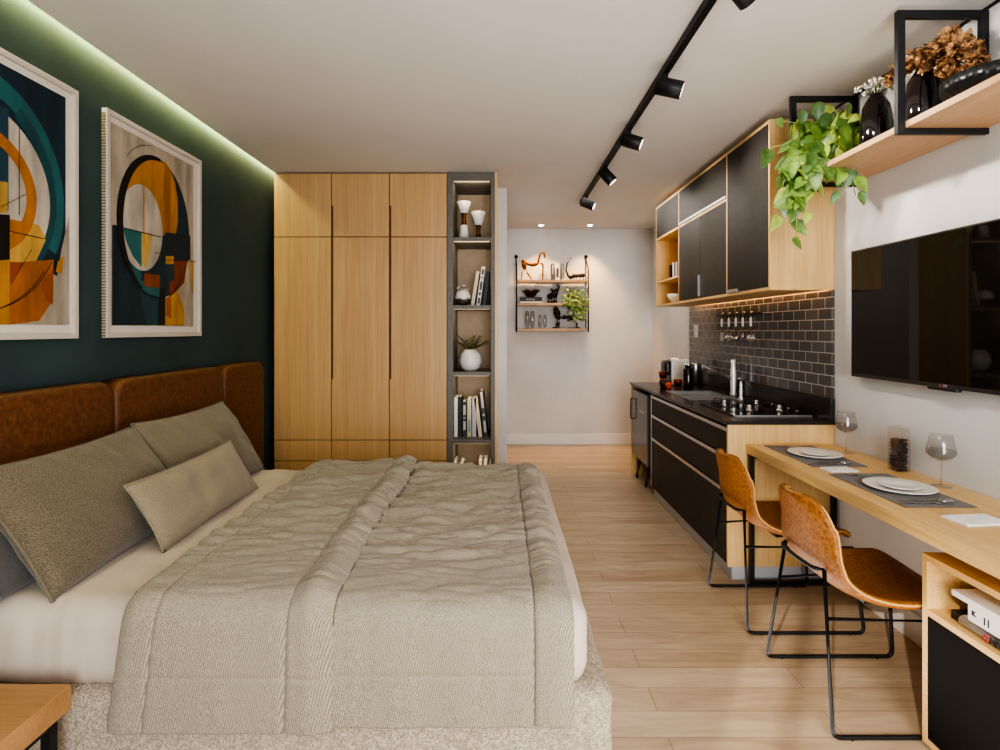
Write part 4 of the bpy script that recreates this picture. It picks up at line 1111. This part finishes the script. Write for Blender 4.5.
# ================================================================== CHAIRS
def make_chair():
    t = thing('dining_chair', 'tan leather bucket chair on a black sled frame, nearer the camera', 'chair', (0, 0, 0), 'tan bucket chairs at the table')
    # local: x forward (toward the table), y sideways, origin on the floor under the seat centre (world x = 1.385)
    prof = [(-.292, .774, .080), (-.288, .763, .130), (-.279, .735, .158), (-.266, .69, .174), (-.251, .63, .184), (-.233, .56, .194), (-.202, .49, .210),
            (-.150, .448, .228), (-.085, .428, .240), (-.01, .420, .242), (.08, .422, .236), (.16, .428, .222), (.215, .432, .200), (.245, .430, .160), (.258, .426, .10)]
    n = len(prof)
    def shell(u, v):
        f = u * (n - 1); i = min(int(f), n - 2); a = f - i
        def cr(k):
            p0, p1, p2, p3 = (prof[max(0, min(n - 1, i + q_))][k] for q_ in (-1, 0, 1, 2))
            return .5 * (2 * p1 + (p2 - p0) * a + (2 * p0 - 5 * p1 + 4 * p2 - p3) * a * a + (3 * p1 - p0 - 3 * p2 + p3) * a ** 3)
        x, z, hw = cr(0), cr(1), cr(2); w_ = v * 2 - 1
        back = max(0, min(1, (z - .46) / .2)) if x < 0 else 0
        k2 = abs(w_) ** 2.6
        x += k2 * (.045 * back) ; z += k2 * .036 * (1 - back) * (1 if x < .18 else max(0, 1 - (x - .18) / .08))
        if x > .18 and back == 0: z -= .02 * ((x - .18) / .08)
        if i < 3: z -= .012 * w_ ** 4
        return Vector((x, w_ * hw, z))
    bm = BM(); grid(bm, shell, 40, 24)
    obj('shell', bm, M['chair_leather'], t, solid=.026, sub=1)
    edge = [shell(i / 40, 0) for i in range(41)] + [shell(1, j / 24) for j in range(1, 25)] + [shell(1 - i / 40, 1) for i in range(1, 41)] + [shell(0, 1 - j / 24) for j in range(1, 25)]
    P('piping', M['stitch'], t, lambda b: tube(b, edge, .0045, 6, False), label='pale stitched edge piping')
    r = .0075
    def side(s):
        w0, w1 = s * .2325, s * .14
        return fillet([(-.236, s * .133, .53), (-.265, w0, .0085), (.265, w0, .0085), (.228, s * .205, .385)], .03)
    for s in (-1, 1):
        P('sled_leg', M['metal_black'], t, lambda b: tube(b, side(s), r, 10))
        P('side_bar', M['metal_black'], t, lambda b: tube(b, [(-.244, s * .164, .372), (.228, s * .205, .383)], r * .9, 10))
        P('floor_glide', M['black'], t, lambda b: (cyl(b, (-.20, s * .2325, .0), (-.20, s * .2325, .004), .006, n=8), cyl(b, (.20, s * .2325, .0), (.20, s * .2325, .004), .006, n=8)))
    P('back_bar', M['metal_black'], t, lambda b: tube(b, fillet([(-.236, -.133, .53), (-.262, -.11, .527), (-.268, 0, .525), (-.262, .11, .527), (-.236, .133, .53)], .05), r, 10))
    P('seat_pad_mount', M['black'], t, lambda b: bx(b, -.06, .12, -.08, .08, .384, .405))
    return t
c1 = make_chair(); c1.location = (1.385, 2.10, 0)
c2 = dup(c1, (1.385, 2.745, 0), 'tan leather bucket chair on a black sled frame, beside the kitchen cabinet end')

# ================================================================== TV
TX = 1.79
tv = thing('television', 'wall-mounted flat television with glossy black screen and grey bezel', 'television', (1.81, 2.245, 1.145))
P('bezel', plain('grey_bezel', '#4c4a48', .35, .5), tv, lambda b: (bxr(b, TX, TX + .03, 1.66, 2.83, 1.145, 1.781, .003)))
P('screen', plain('black_screen', '#181512', .03, **{'Specular IOR Level': .5}), tv, lambda b: bx(b, TX - .0015, TX, 1.672, 2.820, 1.163, 1.773))
P('wall_mount', M['metal_black'], tv, lambda b: bx(b, TX + .03, XR - .001, 2.05, 2.45, 1.3, 1.6))
P('sensor_lip', plain('lip_grey', '#3a3a3a', .2, .4), tv, lambda b: rbox(b, (TX - .006, 2.17, 1.134), (TX + .02, 2.32, 1.150), .0055, (6, 16, 6)), label='rounded lip under the logo')
P('logo_disc', plain('logo_pink', '#a8506a', .3), tv, lambda b: tube(b, [(TX - .0008, 2.256, 1.154), (TX - .0004, 2.256, 1.154)], .0065, 16))
mt = Matrix.Translation((TX - .0008, 2.232, 1.154)) @ Matrix(((0, 0, -1, 0), (-1, 0, 0, 0), (0, 1, 0, 0), (0, 0, 0, 1)))
obj('logo_letters', text_mesh('LG', .017, .0003, mt), plain('logo_grey', '#c9c4c4', .3), tv)

# ================================================================== WALL SHELF (above TV)
ws = thing('wall_shelf', 'long oak shelf hanging in black square frames above the television', 'shelf', (1.68, 2.0, 2.14))
P('board', M['shelf_oak'], ws, lambda b: bxr(b, 1.525, XR - .002, .9, 2.89, 2.14, 2.165, .0015))
for y in (2.085, 2.85):
    def sq(b, y=y):
        x0, x1, z0, z1, w_ = 1.495, XR - .002, 2.118, 2.583, .028
        bx(b, x0, x0 + w_, y, y + .02, z0, z1); bx(b, x1 - w_, x1, y, y + .02, z0, z1)
        bx(b, x0 + w_, x1 - w_, y, y + .02, z0, z0 + .0215); bx(b, x0 + w_, x1 - w_, y, y + .02, z1 - w_, z1)
    P('frame_bracket', M['metal_black'], ws, sq, label='black square metal frame')
ZS = 2.1655
def vase(name, label, x, y, h, r):
    t = thing(name, label, 'vase', (x, y, ZS))
    P('vase_body', M['vase'], t, lambda b: lathe(b, [(0, ZS), (r * .8, ZS), (r, ZS + h * .15), (r * 1.0, ZS + h * .5), (r * .82, ZS + h * .8), (r * .5, ZS + h * .95), (r * .36, ZS + h), (r * .3, ZS + h), (r * .3, ZS + h * .94), (r * .7, ZS + h * .78)], (x, y, 0), 32))
    return t
v1 = vase('flower_vase', 'black glazed vase with small white blossoms on the wall shelf', 1.695, 2.50, .275, .066)
v2 = vase('flower_vase', 'larger black glazed vase with dried brown flowers on the wall shelf', 1.70, 2.225, .262, .068)
def bl(b):
    for k_ in range(170):
        a = random.uniform(0, 2 * PI); rr = random.uniform(0, .085); c = (1.695 + rr * math.cos(a), 2.50 + rr * math.sin(a), ZS + .29 + random.uniform(0, .065) * (1 - rr / .12))
        ball(b, c, random.uniform(.005, .009), 1)
P('blossoms', M['blossom'], v1, bl, label='tiny white blossoms')
P('stems', M['olive'], v1, lambda b: [tube(b, [(1.695, 2.5, ZS + .25), (1.695 + .05 * math.cos(a), 2.5 + .05 * math.sin(a), ZS + .31)], .0015, 4) for a in [2 * PI * i / 14 for i in range(14)]])
cl = [(893, 78, 2.36, .035), (902, 68, 2.34, .045), (915, 60, 2.30, .050), (928, 55, 2.25, .050), (940, 48, 2.20, .05), (950, 38, 2.16, .045), (962, 42, 2.12, .050), (973, 52, 2.06, .045),
      (977, 64, 2.04, .040), (968, 72, 2.10, .035), (945, 68, 2.18, .04), (952, 74, 2.14, .035), (925, 45 + 18, 2.3, .04), (955, 56, 2.16, .03)]
def floret(b, c, s, mi):
    n_ = rv().normalized(); a, e = frame_axes(n_)
    for q_ in range(4):
        t_ = PI / 2 * q_; d = a * math.cos(t_) + e * math.sin(t_); sd_ = n_.cross(d)
        vs = [c, c + d * s * .55 + sd_ * s * .42 + n_ * s * .12, c + d * s + n_ * s * .3, c + d * s * .55 - sd_ * s * .42 + n_ * s * .12]
        f = b.faces.new([b.verts.new(v) for v in vs]); f.material_index = mi
def hyd(b):
    for (px, py, y, r_) in cl:
        y = F * 1.665 / (px - 500); c = at(px, py, y)
        for k_ in range(95):
            d = rv().normalized(); p_ = c + d * r_ * random.uniform(.45, 1.0) * .85
            p_.x = min(p_.x, XR - .02)
            p_.z = min(p_.z, 2.57)
            floret(b, p_, random.uniform(.011, .017), random.choices([0, 1, 2], [.5, .3, .2])[0])
P('dried_flowers', [M['petal'], M['petal2'], M['petal3']], v2, hyd, label='dried brown hydrangea heads')
def hst(b):
    for (px, py, y, r_) in cl:
        y = F * 1.665 / (px - 500); c = at(px, py, y); s0 = Vector((1.70, 2.225, ZS + .24))
        tube(b, [s0, s0 + Vector((0, 0, .05)), (s0 + c) / 2 + Vector((0, 0, .03)), c], .002, 5)
P('stems', M['petal3'], v2, hst)
t = thing('fluted_bowl', 'dark fluted bowl at the right end of the wall shelf', 'bowl', (1.68, 1.90, ZS))
P('bowl_body', M['fluted'], t, lambda b: lathe(b, [(.07, ZS + .0005), (.11, ZS + .012), (.145, ZS + .045), (.148, ZS + .082), (.141, ZS + .082), (.12, ZS + .045), (0, ZS + .02)], (1.685, 1.895, 0), 112, nf=28, flute=.03))
# pothos
PX, PY = 1.70, 2.72
po = thing('trailing_pothos', 'trailing pothos with heart-shaped lime leaves hanging off the wall shelf', 'plant', (PX, PY, ZS))
P('pot', M['pot'], po, lambda b: lathe(b, [(.05, ZS), (.058, ZS + .01), (.07, ZS + .12), (.074, ZS + .125), (.07, ZS + .13), (.06, ZS + .115), (0, ZS + .11)], (PX, PY, 0), 28), label='plum-grey pot')
random.seed(21)
vpts = []
ends = [(770, 148, 2.72, 6), (778, 120, 2.76, 5), (785, 170, 2.66, 7), (792, 222, 2.66, 9), (796, 238, 2.64, 10), (800, 200, 2.62, 8), (808, 215, 2.62, 8), (812, 190, 2.6, 7), (820, 180, 2.6, 6),
        (843, 192, 2.58, 5), (856, 195, 2.58, 5), (838, 150, 2.56, 4), (790, 140, 2.8, 5), (805, 165, 2.60, 6), (800, 110, 2.74, 4), (815, 106, 2.72, 4), (830, 108, 2.7, 4), (848, 106, 2.64, 4), (858, 120, 2.60, 4), (822, 140, 2.60, 5), (786, 200, 2.68, 6),
        (836, 128, 2.60, 4), (808, 130, 2.66, 5), (795, 155, 2.70, 5), (815, 150, 2.62, 5), (845, 135, 2.58, 4), (780, 215, 2.7, 8)]
leaves = []
for (ex, ey, ed, nl) in ends:
    e = at(ex, ey, ed); s0 = Vector((PX + random.uniform(-.03, .03), PY + random.uniform(-.03, .03), ZS + .12))
    edge_ = Vector((1.49 + random.uniform(-.02, .01), (PY + ed) / 2, ZS + .05 + random.uniform(0, .05)))
    if e.z > ZS + .02:
        ctrl = [s0, s0 + (e - s0) * .5 + Vector((0, 0, .04)), e]
    else:
        edge_.x = min(edge_.x, max(e.x, 1.40) + .03)
        ctrl = [s0, (s0 + edge_) / 2 + Vector((0, 0, .05)), edge_, Vector((e.x * .8 + edge_.x * .2, e.y, (edge_.z + e.z) / 2)), e]
    path = fillet(ctrl, .08, 4); vpts.append(path)
    nl = int(nl * 1.9)
    for i in range(nl):
        f_ = .3 + .7 * (i + 1) / nl; q_ = path[min(len(path) - 1, int(f_ * (len(path) - 1)))]
        leaves.append(q_ + Vector((random.uniform(-.02, .02), random.uniform(-.03, .02), random.uniform(-.015, .015))))
def lv(b):
    for p_ in leaves:
        L = random.uniform(.065, .112)
        d = Vector((random.uniform(-.7, .5), random.uniform(-.35, .15), random.uniform(-1.0, -.15)))
        up = Vector((random.uniform(-.5, .3), -1.0, random.uniform(.1, .9)))
        if p_.x > 1.72: p_.x = 1.72
        mi = random.choices([0, 1, 2], [.55, .2, .25])[0]
        leafquad(b, p_, d, up, L, L * .62, mi, cup=random.uniform(.08, .25), drop=random.uniform(.0, .25))
P('foliage', [M['leaf'], M['leaf_light'], M['leaf_dark']], po, lv, sub=1)
P('vines', M['vine'], po, lambda b: [tube(b, pth, .0022, 5) for pth in vpts])

# ================================================================== TRACK LIGHT
tr = thing('track_light', 'long black ceiling track with five small spotlight heads', 'track light', (.767, 3.2, 2.55))
P('rail', M['metal_black'], tr, lambda b: bxr(b, .752, .782, 1.2, 5.24, 2.565, 2.5995, .002))
dirs = [(1.78, (.75, .35, -.55)), (2.53, (.92, -.22, -.30)), (3.25, (.90, -.25, -.38)), (3.98, (.62, -.10, -.7)), (4.86, (.84, -.28, -.40))]
for (y, d) in dirs:
    d = Vector(d).normalized(); c = Vector((.767, y, 2.485))
    hd = P('spotlight_head', M['metal_black'], tr, lambda b: tube(b, [c - d * .055, c - d * .052, c + d * .06, c + d * .062], [.034, .040, .040, .038], 24))
    P('arm', M['metal_black'], hd, lambda b: (bxr(b, .757, .777, y + .03, y + .09, 2.545, 2.566, .002), tube(b, [(.767, y + .05, 2.55), (.767, y + .02, 2.51), c], .009, 8)))
    P('lens', M['lens'], hd, lambda b: tube(b, [c + d * .0622, c + d * .0635], .031, 20), label='glowing lens')
    l = bpy.data.lights.new('track_spot', 'SPOT'); l.energy = 38; l.spot_size = R(75); l.spot_blend = .7; l.color = (1, .93, .84); l.shadow_soft_size = .03
    o = bpy.data.objects.new('track_spot', l); COL.objects.link(o); o.location = c + d * .07
    dd = Vector((d.x, d.y * .8, -.42 * d.x)); o.rotation_euler = dd.to_track_quat('-Z', 'Y').to_euler()
# recessed downlights
for i, px in enumerate((541, 590)):
    y = 6.42; x = (px - 500) * y / F
    t = thing('recessed_downlight', '%s recessed ceiling downlight above the wall rack' % ('left' if i == 0 else 'right'), 'downlight', (x, y, H - .01), 'recessed downlights')
    P('ring', M['white'], t, lambda b: lathe(b, [(.034, H - .0005), (.055, H - .001), (.052, H - .009), (.034, H - .009)], (x, y, 0), 24))
    P('bulb', glow('downlight_bulb', '#fff0d0', 14), t, lambda b: lathe(b, [(.030, H - .002), (.030, H - .008), (.022, H - .016), (0, H - .019)], (x, y, 0), 24))
    l = bpy.data.lights.new('downlight', 'SPOT'); l.energy = 75; l.spot_size = R(80); l.spot_blend = .8; l.color = (1, .58, .22); l.shadow_soft_size = .03
    o = bpy.data.objects.new('downlight', l); COL.objects.link(o); o.location = (x, y, H - .03); o.rotation_euler = (R(8), 0, 0)

# ================================================================== WIRE WALL RACK
YS0, YS1 = 6.50, YB - .004
rk = thing('wall_rack', 'string-style wall rack with black ladder sides and three wooden shelves', 'shelf', (.61, 6.6, 1.35))
X0, X1 = .195, 1.035
for x in (X0, X1):
    def lad(b):
        tube(b, fillet([(x, YS1 - .012, 1.37), (x, YS1 - .012, 2.255)], .02), .007, 8)
        tube(b, fillet([(x, YS1 - .012, 2.225), (x, YS0, 2.10), (x, YS0, 1.355)], .04), .008, 8)
        for i in range(11): tube(b, [(x, YS1 - .012, 1.40 + i * .067), (x, YS0, 1.40 + i * .067)], .003, 6)
    ld = P('ladder_side', M['iron'], rk, lad)
    P('ball_finial', M['iron'], ld, lambda b: ball(b, (x, YS1 - .016, 2.262), .023, 2))
SZ = [1.968, 1.697, 1.398]
for z in SZ: P('shelf_board', M['rackwood'] if 'rackwood' in M else M.setdefault('rackwood', wood('rack_wood', '#a88058', '#bc9670', 0)), rk, lambda b: bxr(b, X0 + .008, X1 - .008, YS0 - .004, YS1 - .02, z - .03, z, .002))
FY = 6.56
def rp(px, py): 
    v = at(px, py, FY); return v
def rackshape(b, segs, sc=1.0):
    for (pts, r0) in segs:
        P_ = [rp(*p_) for p_ in pts]; n_ = len(P_)
        rs = [r_ * 1.5 for r_ in (r0 if isinstance(r0, (list, tuple)) else [r0] * n_)]
        tube(b, P_, rs, 10)
        for q_, r_ in zip(P_, rs): ball(b, q_, r_, 1)
def z_(px, pw): return (510 + px / 18.75, 250 + pw / 18.75)
def figurine(name, label, segs, m, base_z, cx_, vox=.003):
    f = BM(); rackshape(f, segs)
    lo = min(v.co.z for v in f.verts)
    f.transform(Matrix.Translation((0, 0, base_z + .001 - lo)))
    o = obj(name, f, m, remesh=vox); return tag(o, label, 'figurine', 'animal figurines on the wall rack')
# antelope figurine facing right, long curved neck
figurine('antelope_figurine', 'bronze long-necked antelope figurine on the top shelf of the wall rack', [
    ([z_(240, 190), z_(270, 270), z_(265, 330)], [.012, .022, .014]), ([z_(262, 330), z_(228, 400), z_(215, 540)], [.010, .006, .0045]),
    ([z_(285, 330), z_(330, 420), z_(405, 535)], [.011, .007, .0045]), ([z_(260, 210), z_(340, 240), z_(430, 265), z_(490, 250)], [.018, .015, .016, .014]),
    ([z_(490, 250), z_(530, 210), z_(548, 130), z_(570, 60), z_(610, 30)], [.013, .010, .008, .007, .008]), ([z_(610, 30), z_(640, 50), z_(655, 130)], [.009, .008, .0045]),
    ([z_(500, 250), z_(580, 240), z_(615, 250), z_(618, 400), z_(615, 540)], [.011, .007, .007, .006, .005]), ([z_(645, 40), z_(640, 0)], [.004, .003]), ([z_(215, 200), z_(225, 260)], [.004, .004])], M['bronze'], SZ[0], 0)
def zc_(a, c): return (550 + a / 15, 250 + c / 15)
figurine('cat_figurine', 'dark crouching cat figurine with long raised tail on the top rack shelf', [
    ([zc_(320, 95), zc_(260, 180), zc_(240, 280), zc_(275, 380), zc_(320, 410)], [.004, .005, .006, .008, .010]),
    ([zc_(300, 385), zc_(350, 375), zc_(430, 370), zc_(500, 365)], [.012, .018, .014, .017]), ([zc_(350, 390), zc_(360, 425)], [.009, .006]), ([zc_(400, 385), zc_(405, 425)], [.008, .005]),
    ([zc_(450, 380), zc_(455, 425)], [.008, .005]), ([zc_(500, 370), zc_(505, 425)], [.010, .006]), ([zc_(490, 355), zc_(495, 335)], [.007, .003])], M['iron'], SZ[0], 0)
def ze_(a, c): return (510 + a / 11.11, 285 + c / 11.11)
figurine('elephant_figurine', 'black elephant figurine with raised trunk on the middle rack shelf', [
    ([ze_(445, 130), ze_(480, 110), ze_(510, 100)], [.026, .026, .022]), ([ze_(432, 140), ze_(430, 192)], [.013, .011]), ([ze_(460, 150), ze_(462, 192)], [.012, .010]),
    ([ze_(492, 130), ze_(490, 192)], [.012, .011]), ([ze_(512, 130), ze_(515, 192)], [.012, .010]), ([ze_(465, 60), ze_(480, 90)], [.012, .015]), ([ze_(505, 75), ze_(525, 65)], [.020, .015]),
    ([ze_(530, 65), ze_(545, 40), ze_(540, 10), ze_(525, 5)], [.010, .008, .006, .005]), ([ze_(418, 120), ze_(412, 150)], [.004, .004])], M['iron'], SZ[1], 0)
figurine('lion_figurine', 'black standing lion figurine on a flat base on the bottom rack shelf', [
    ([ze_(510, 280), ze_(520, 310), ze_(530, 340)], [.024, .028, .024]), ([ze_(495, 330), ze_(515, 360)], [.012, .016]), ([ze_(535, 360), ze_(590, 370), ze_(650, 365), ze_(690, 385)], [.020, .015, .013, .016]),
    ([ze_(530, 370), ze_(525, 430), ze_(515, 478)], [.013, .008, .006]), ([ze_(700, 390), ze_(745, 440), ze_(740, 478)], [.013, .008, .006]), ([ze_(690, 375), ze_(715, 345), ze_(700, 320)], [.004, .004, .006]),
    ([ze_(475, 484), ze_(775, 484)], [.005, .005]), ([ze_(550, 380), ze_(545, 430), ze_(540, 478)], [.010, .007, .005]), ([ze_(600, 350), ze_(635, 310)], [.004, .004])], M['iron'], SZ[2], 0)
gp = 'books on the top shelf of the wall rack'
yb = 6.56
for (px, w_, h_, c, lb, ti) in ((552.6, .022, .195, 'char', 'narrow dark-bottomed book on the top rack shelf, leftmost', [(.35, .95)]), (557.5, .052, .205, 'white', 'wide white book with black spine lettering on the top rack shelf', [(.15, .7)]), (563.2, .026, .205, 'grey', 'grey and black book next to the cat figurine on the rack', [(.55, .95), (.1, .5)])):
    book('book', lb, 'book', (npx(px, yb), yb, SZ[0] + .001), w_, h_, .12, BK[c], 0, gp, title=ti, tcol=BK['grey'] if c == 'char' else BK['char'])
# bowl on two books
bxp = rp(531, 300)
t = thing('book', 'white flat book at the bottom of the small stack on the middle rack shelf', 'book', (bxp.x, FY, SZ[1]), 'flat books on the middle rack shelf')
P('cover', BK['cream'], t, lambda b: (bx(b, bxp.x - .132, bxp.x + .132, FY - .05, FY + .07, SZ[1] + .0005, SZ[1] + .003), bx(b, bxp.x - .132, bxp.x + .132, FY - .05, FY + .07, SZ[1] + .017, SZ[1] + .02)))
P('pages', M['paper'], t, lambda b: bx(b, bxp.x - .13, bxp.x + .13, FY - .048, FY + .068, SZ[1] + .0031, SZ[1] + .0169))
t = thing('book', 'black flat book on top of the small stack on the middle rack shelf', 'book', (bxp.x, FY, SZ[1] + .02), 'flat books on the middle rack shelf')
P('cover', BK['black'], t, lambda b: bx(b, bxp.x - .128, bxp.x + .128, FY - .05, FY + .07, SZ[1] + .0205, SZ[1] + .07))
P('spine_title', BK['grey'], t, lambda b: [bx(b, bxp.x - .06 + i * .016, bxp.x - .052 + i * .016, FY - .0512, FY - .05, SZ[1] + .035, SZ[1] + .05) for i in range(7)])
t = thing('scalloped_bowl', 'dark brown scalloped bowl on the stacked books of the rack', 'bowl', (bxp.x, FY, SZ[1] + .07))
zb = SZ[1] + .0705
P('bowl_body', plain('brown_bronze', '#3a241c', .4, .3), t, lambda b: lathe(b, [(.03, zb), (.05, zb + .01), (.08, zb + .05), (.115, zb + .078), (.112, zb + .082), (.07, zb + .05), (0, zb + .02)], (bxp.x, FY, 0), 48, wav=lambda a, r_: .006 * math.cos(6 * a) * (r_ / .11)))
# glass vases
for (px, h_, r_, lb) in ((527, .205, .028, 'taller left smoked glass vase, first on the bottom rack shelf'), (532.5, .205, .028, 'taller smoked glass vase, second on the bottom rack shelf'), (540, .16, .022, 'shorter smoked glass vase, third on the bottom rack shelf'), (545, .16, .022, 'shorter smoked glass vase, fourth, beside the lion figurine')):
    v = rp(px, 320); zz = SZ[2] + .0005
    one('glass_vase', lambda b: lathe(b, [(r_ * .6, zz), (r_ * .9, zz + h_ * .2), (r_ * 1.15, zz + h_ * .5), (r_ * .9, zz + h_ * .82), (r_ * .7, zz + h_), (r_ * .6, zz + h_), (r_ * .78, zz + h_ * .82), (r_ * 1.0, zz + h_ * .5), (r_ * .8, zz + h_ * .2), (0, zz + .01)], (v.x, FY, 0), 24), M.setdefault('smoke', thin('smoked_glass', '#f0f1f1')), lb, 'vase', 'smoked glass vases on the rack')
# trailing plant
c0 = rp(575, 296)
t = thing('trailing_plant', 'bushy green trailing plant on the middle shelf of the wall rack', 'plant', (c0.x, FY, SZ[1]))
P('pot', M['pot'], t, lambda b: lathe(b, [(.035, SZ[1] + .0005), (.045, SZ[1] + .05), (.048, SZ[1] + .09), (.04, SZ[1] + .09), (0, SZ[1] + .08)], (c0.x, FY, 0), 20))
random.seed(5)
def tl2(b):
    for i in range(330):
        if random.random() < .62: px, py = random.gauss(574, 6.0), random.gauss(299, 5.5)
        else: px, py = random.gauss(579, 4), random.uniform(300, 320)
        px = max(562, min(588, px)); py = max(285, min(323, py))
        p_ = at(px, py, FY + random.uniform(-.10, .02)); 
        L = random.uniform(.024, .042)
        leafquad(b, p_, Vector((random.uniform(-1, 1), random.uniform(-.6, .2), random.uniform(-1, .4))), Vector((0, -1, .4)), L, L * .7, random.choices([0, 1, 2], [.5, .25, .25])[0])
P('foliage', [M['leaf'], M['leaf_light'], M['leaf_dark']], t, tl2)
P('vines', M['vine'], t, lambda b: [tube(b, [Vector((c0.x, FY, SZ[1] + .09)), Vector((c0.x + .02 * k_, FY - .075, SZ[1] + .05)), Vector((c0.x + .03 * k_, FY - .08, SZ[1] - .12))], .002, 4) for k_ in (-1, 0, 1, 2)])

# ================================================================== LIGHTS
def area(name, loc, rot, sx, sy, e, c=(1, 1, 1), spread=None):
    l = bpy.data.lights.new(name, 'AREA'); l.shape = 'RECTANGLE'; l.size = sx; l.size_y = sy; l.energy = e; l.color = c
    if spread: l.spread = spread
    o = bpy.data.objects.new(name, l); COL.objects.link(o); o.location = loc; o.rotation_euler = rot; return o
area('window_daylight', (.6, -1.5, 1.35), (R(90), 0, R(-12)), 1.4, 2.0, 150, (.95, .98, 1))
area('sunlit_floor_bounce', (.85, 1.7, .02), (R(180), 0, 0), .7, 2.6, 18, (1, .93, .86))
area('ceiling_bounce', (1.0, 3.0, 2.45), (0, 0, 0), .8, 3.6, 7, (1, .93, .84))
sl = bpy.data.lights.new('sun', 'SUN'); sl.energy = 2.2; sl.angle = R(.8); sl.color = (1, .93, .84)
so = bpy.data.objects.new('sun', sl); COL.objects.link(so); so.rotation_euler = Vector((.535 * .914, .845 * .914, -.407)).to_track_quat('-Z', 'Y').to_euler()
area('hall_light', (.9, 5.4, 2.55), (0, 0, 0), 1.2, 1.4, 13, (1, .95, .88))
area('cove_wash', (XL + .014, 2.4, H + .030), (0, 0, 0), .012, 4.6, 12, (1, .98, .42))
area('under_cabinet', (XR - .028, 4.1, UZ0 + .015), (0, 0, 0), .015, 2.1, 1.3, (1, .62, .3))
for z in [2.525] + [t_ - .038 for t_ in tops[:-1]]:
    area('niche_light', (-.215, WF + .03, z), (R(50), 0, 0), .25, .015, .8, (1, .80, .55))
W = bpy.data.worlds.new('world'); SC.world = W; W.use_nodes = True
bg = W.node_tree.nodes['Background']; bg.inputs[0].default_value = (.75, .85, 1, 1); bg.inputs[1].default_value = .75

# ================================================================== CAMERA
cam = bpy.data.cameras.new('camera'); co = bpy.data.objects.new('camera', cam); COL.objects.link(co)
cam.sensor_width = 36; cam.lens = 36 * F / 1000; cam.shift_y = -.045; cam.clip_start = .05
co.location = (0, 0, EYE); co.rotation_euler = (R(90), 0, 0); SC.camera = co
SC.view_settings.view_transform = 'AgX'
SC.view_settings.look = 'AgX - High Contrast'
SC.view_settings.exposure = -0.18
SC.cycles.use_denoising = True
SC.cycles.max_bounces = 10
SC.cycles.caustics_reflective = False; SC.cycles.caustics_refractive = False
SC.cycles.sample_clamp_indirect = 5
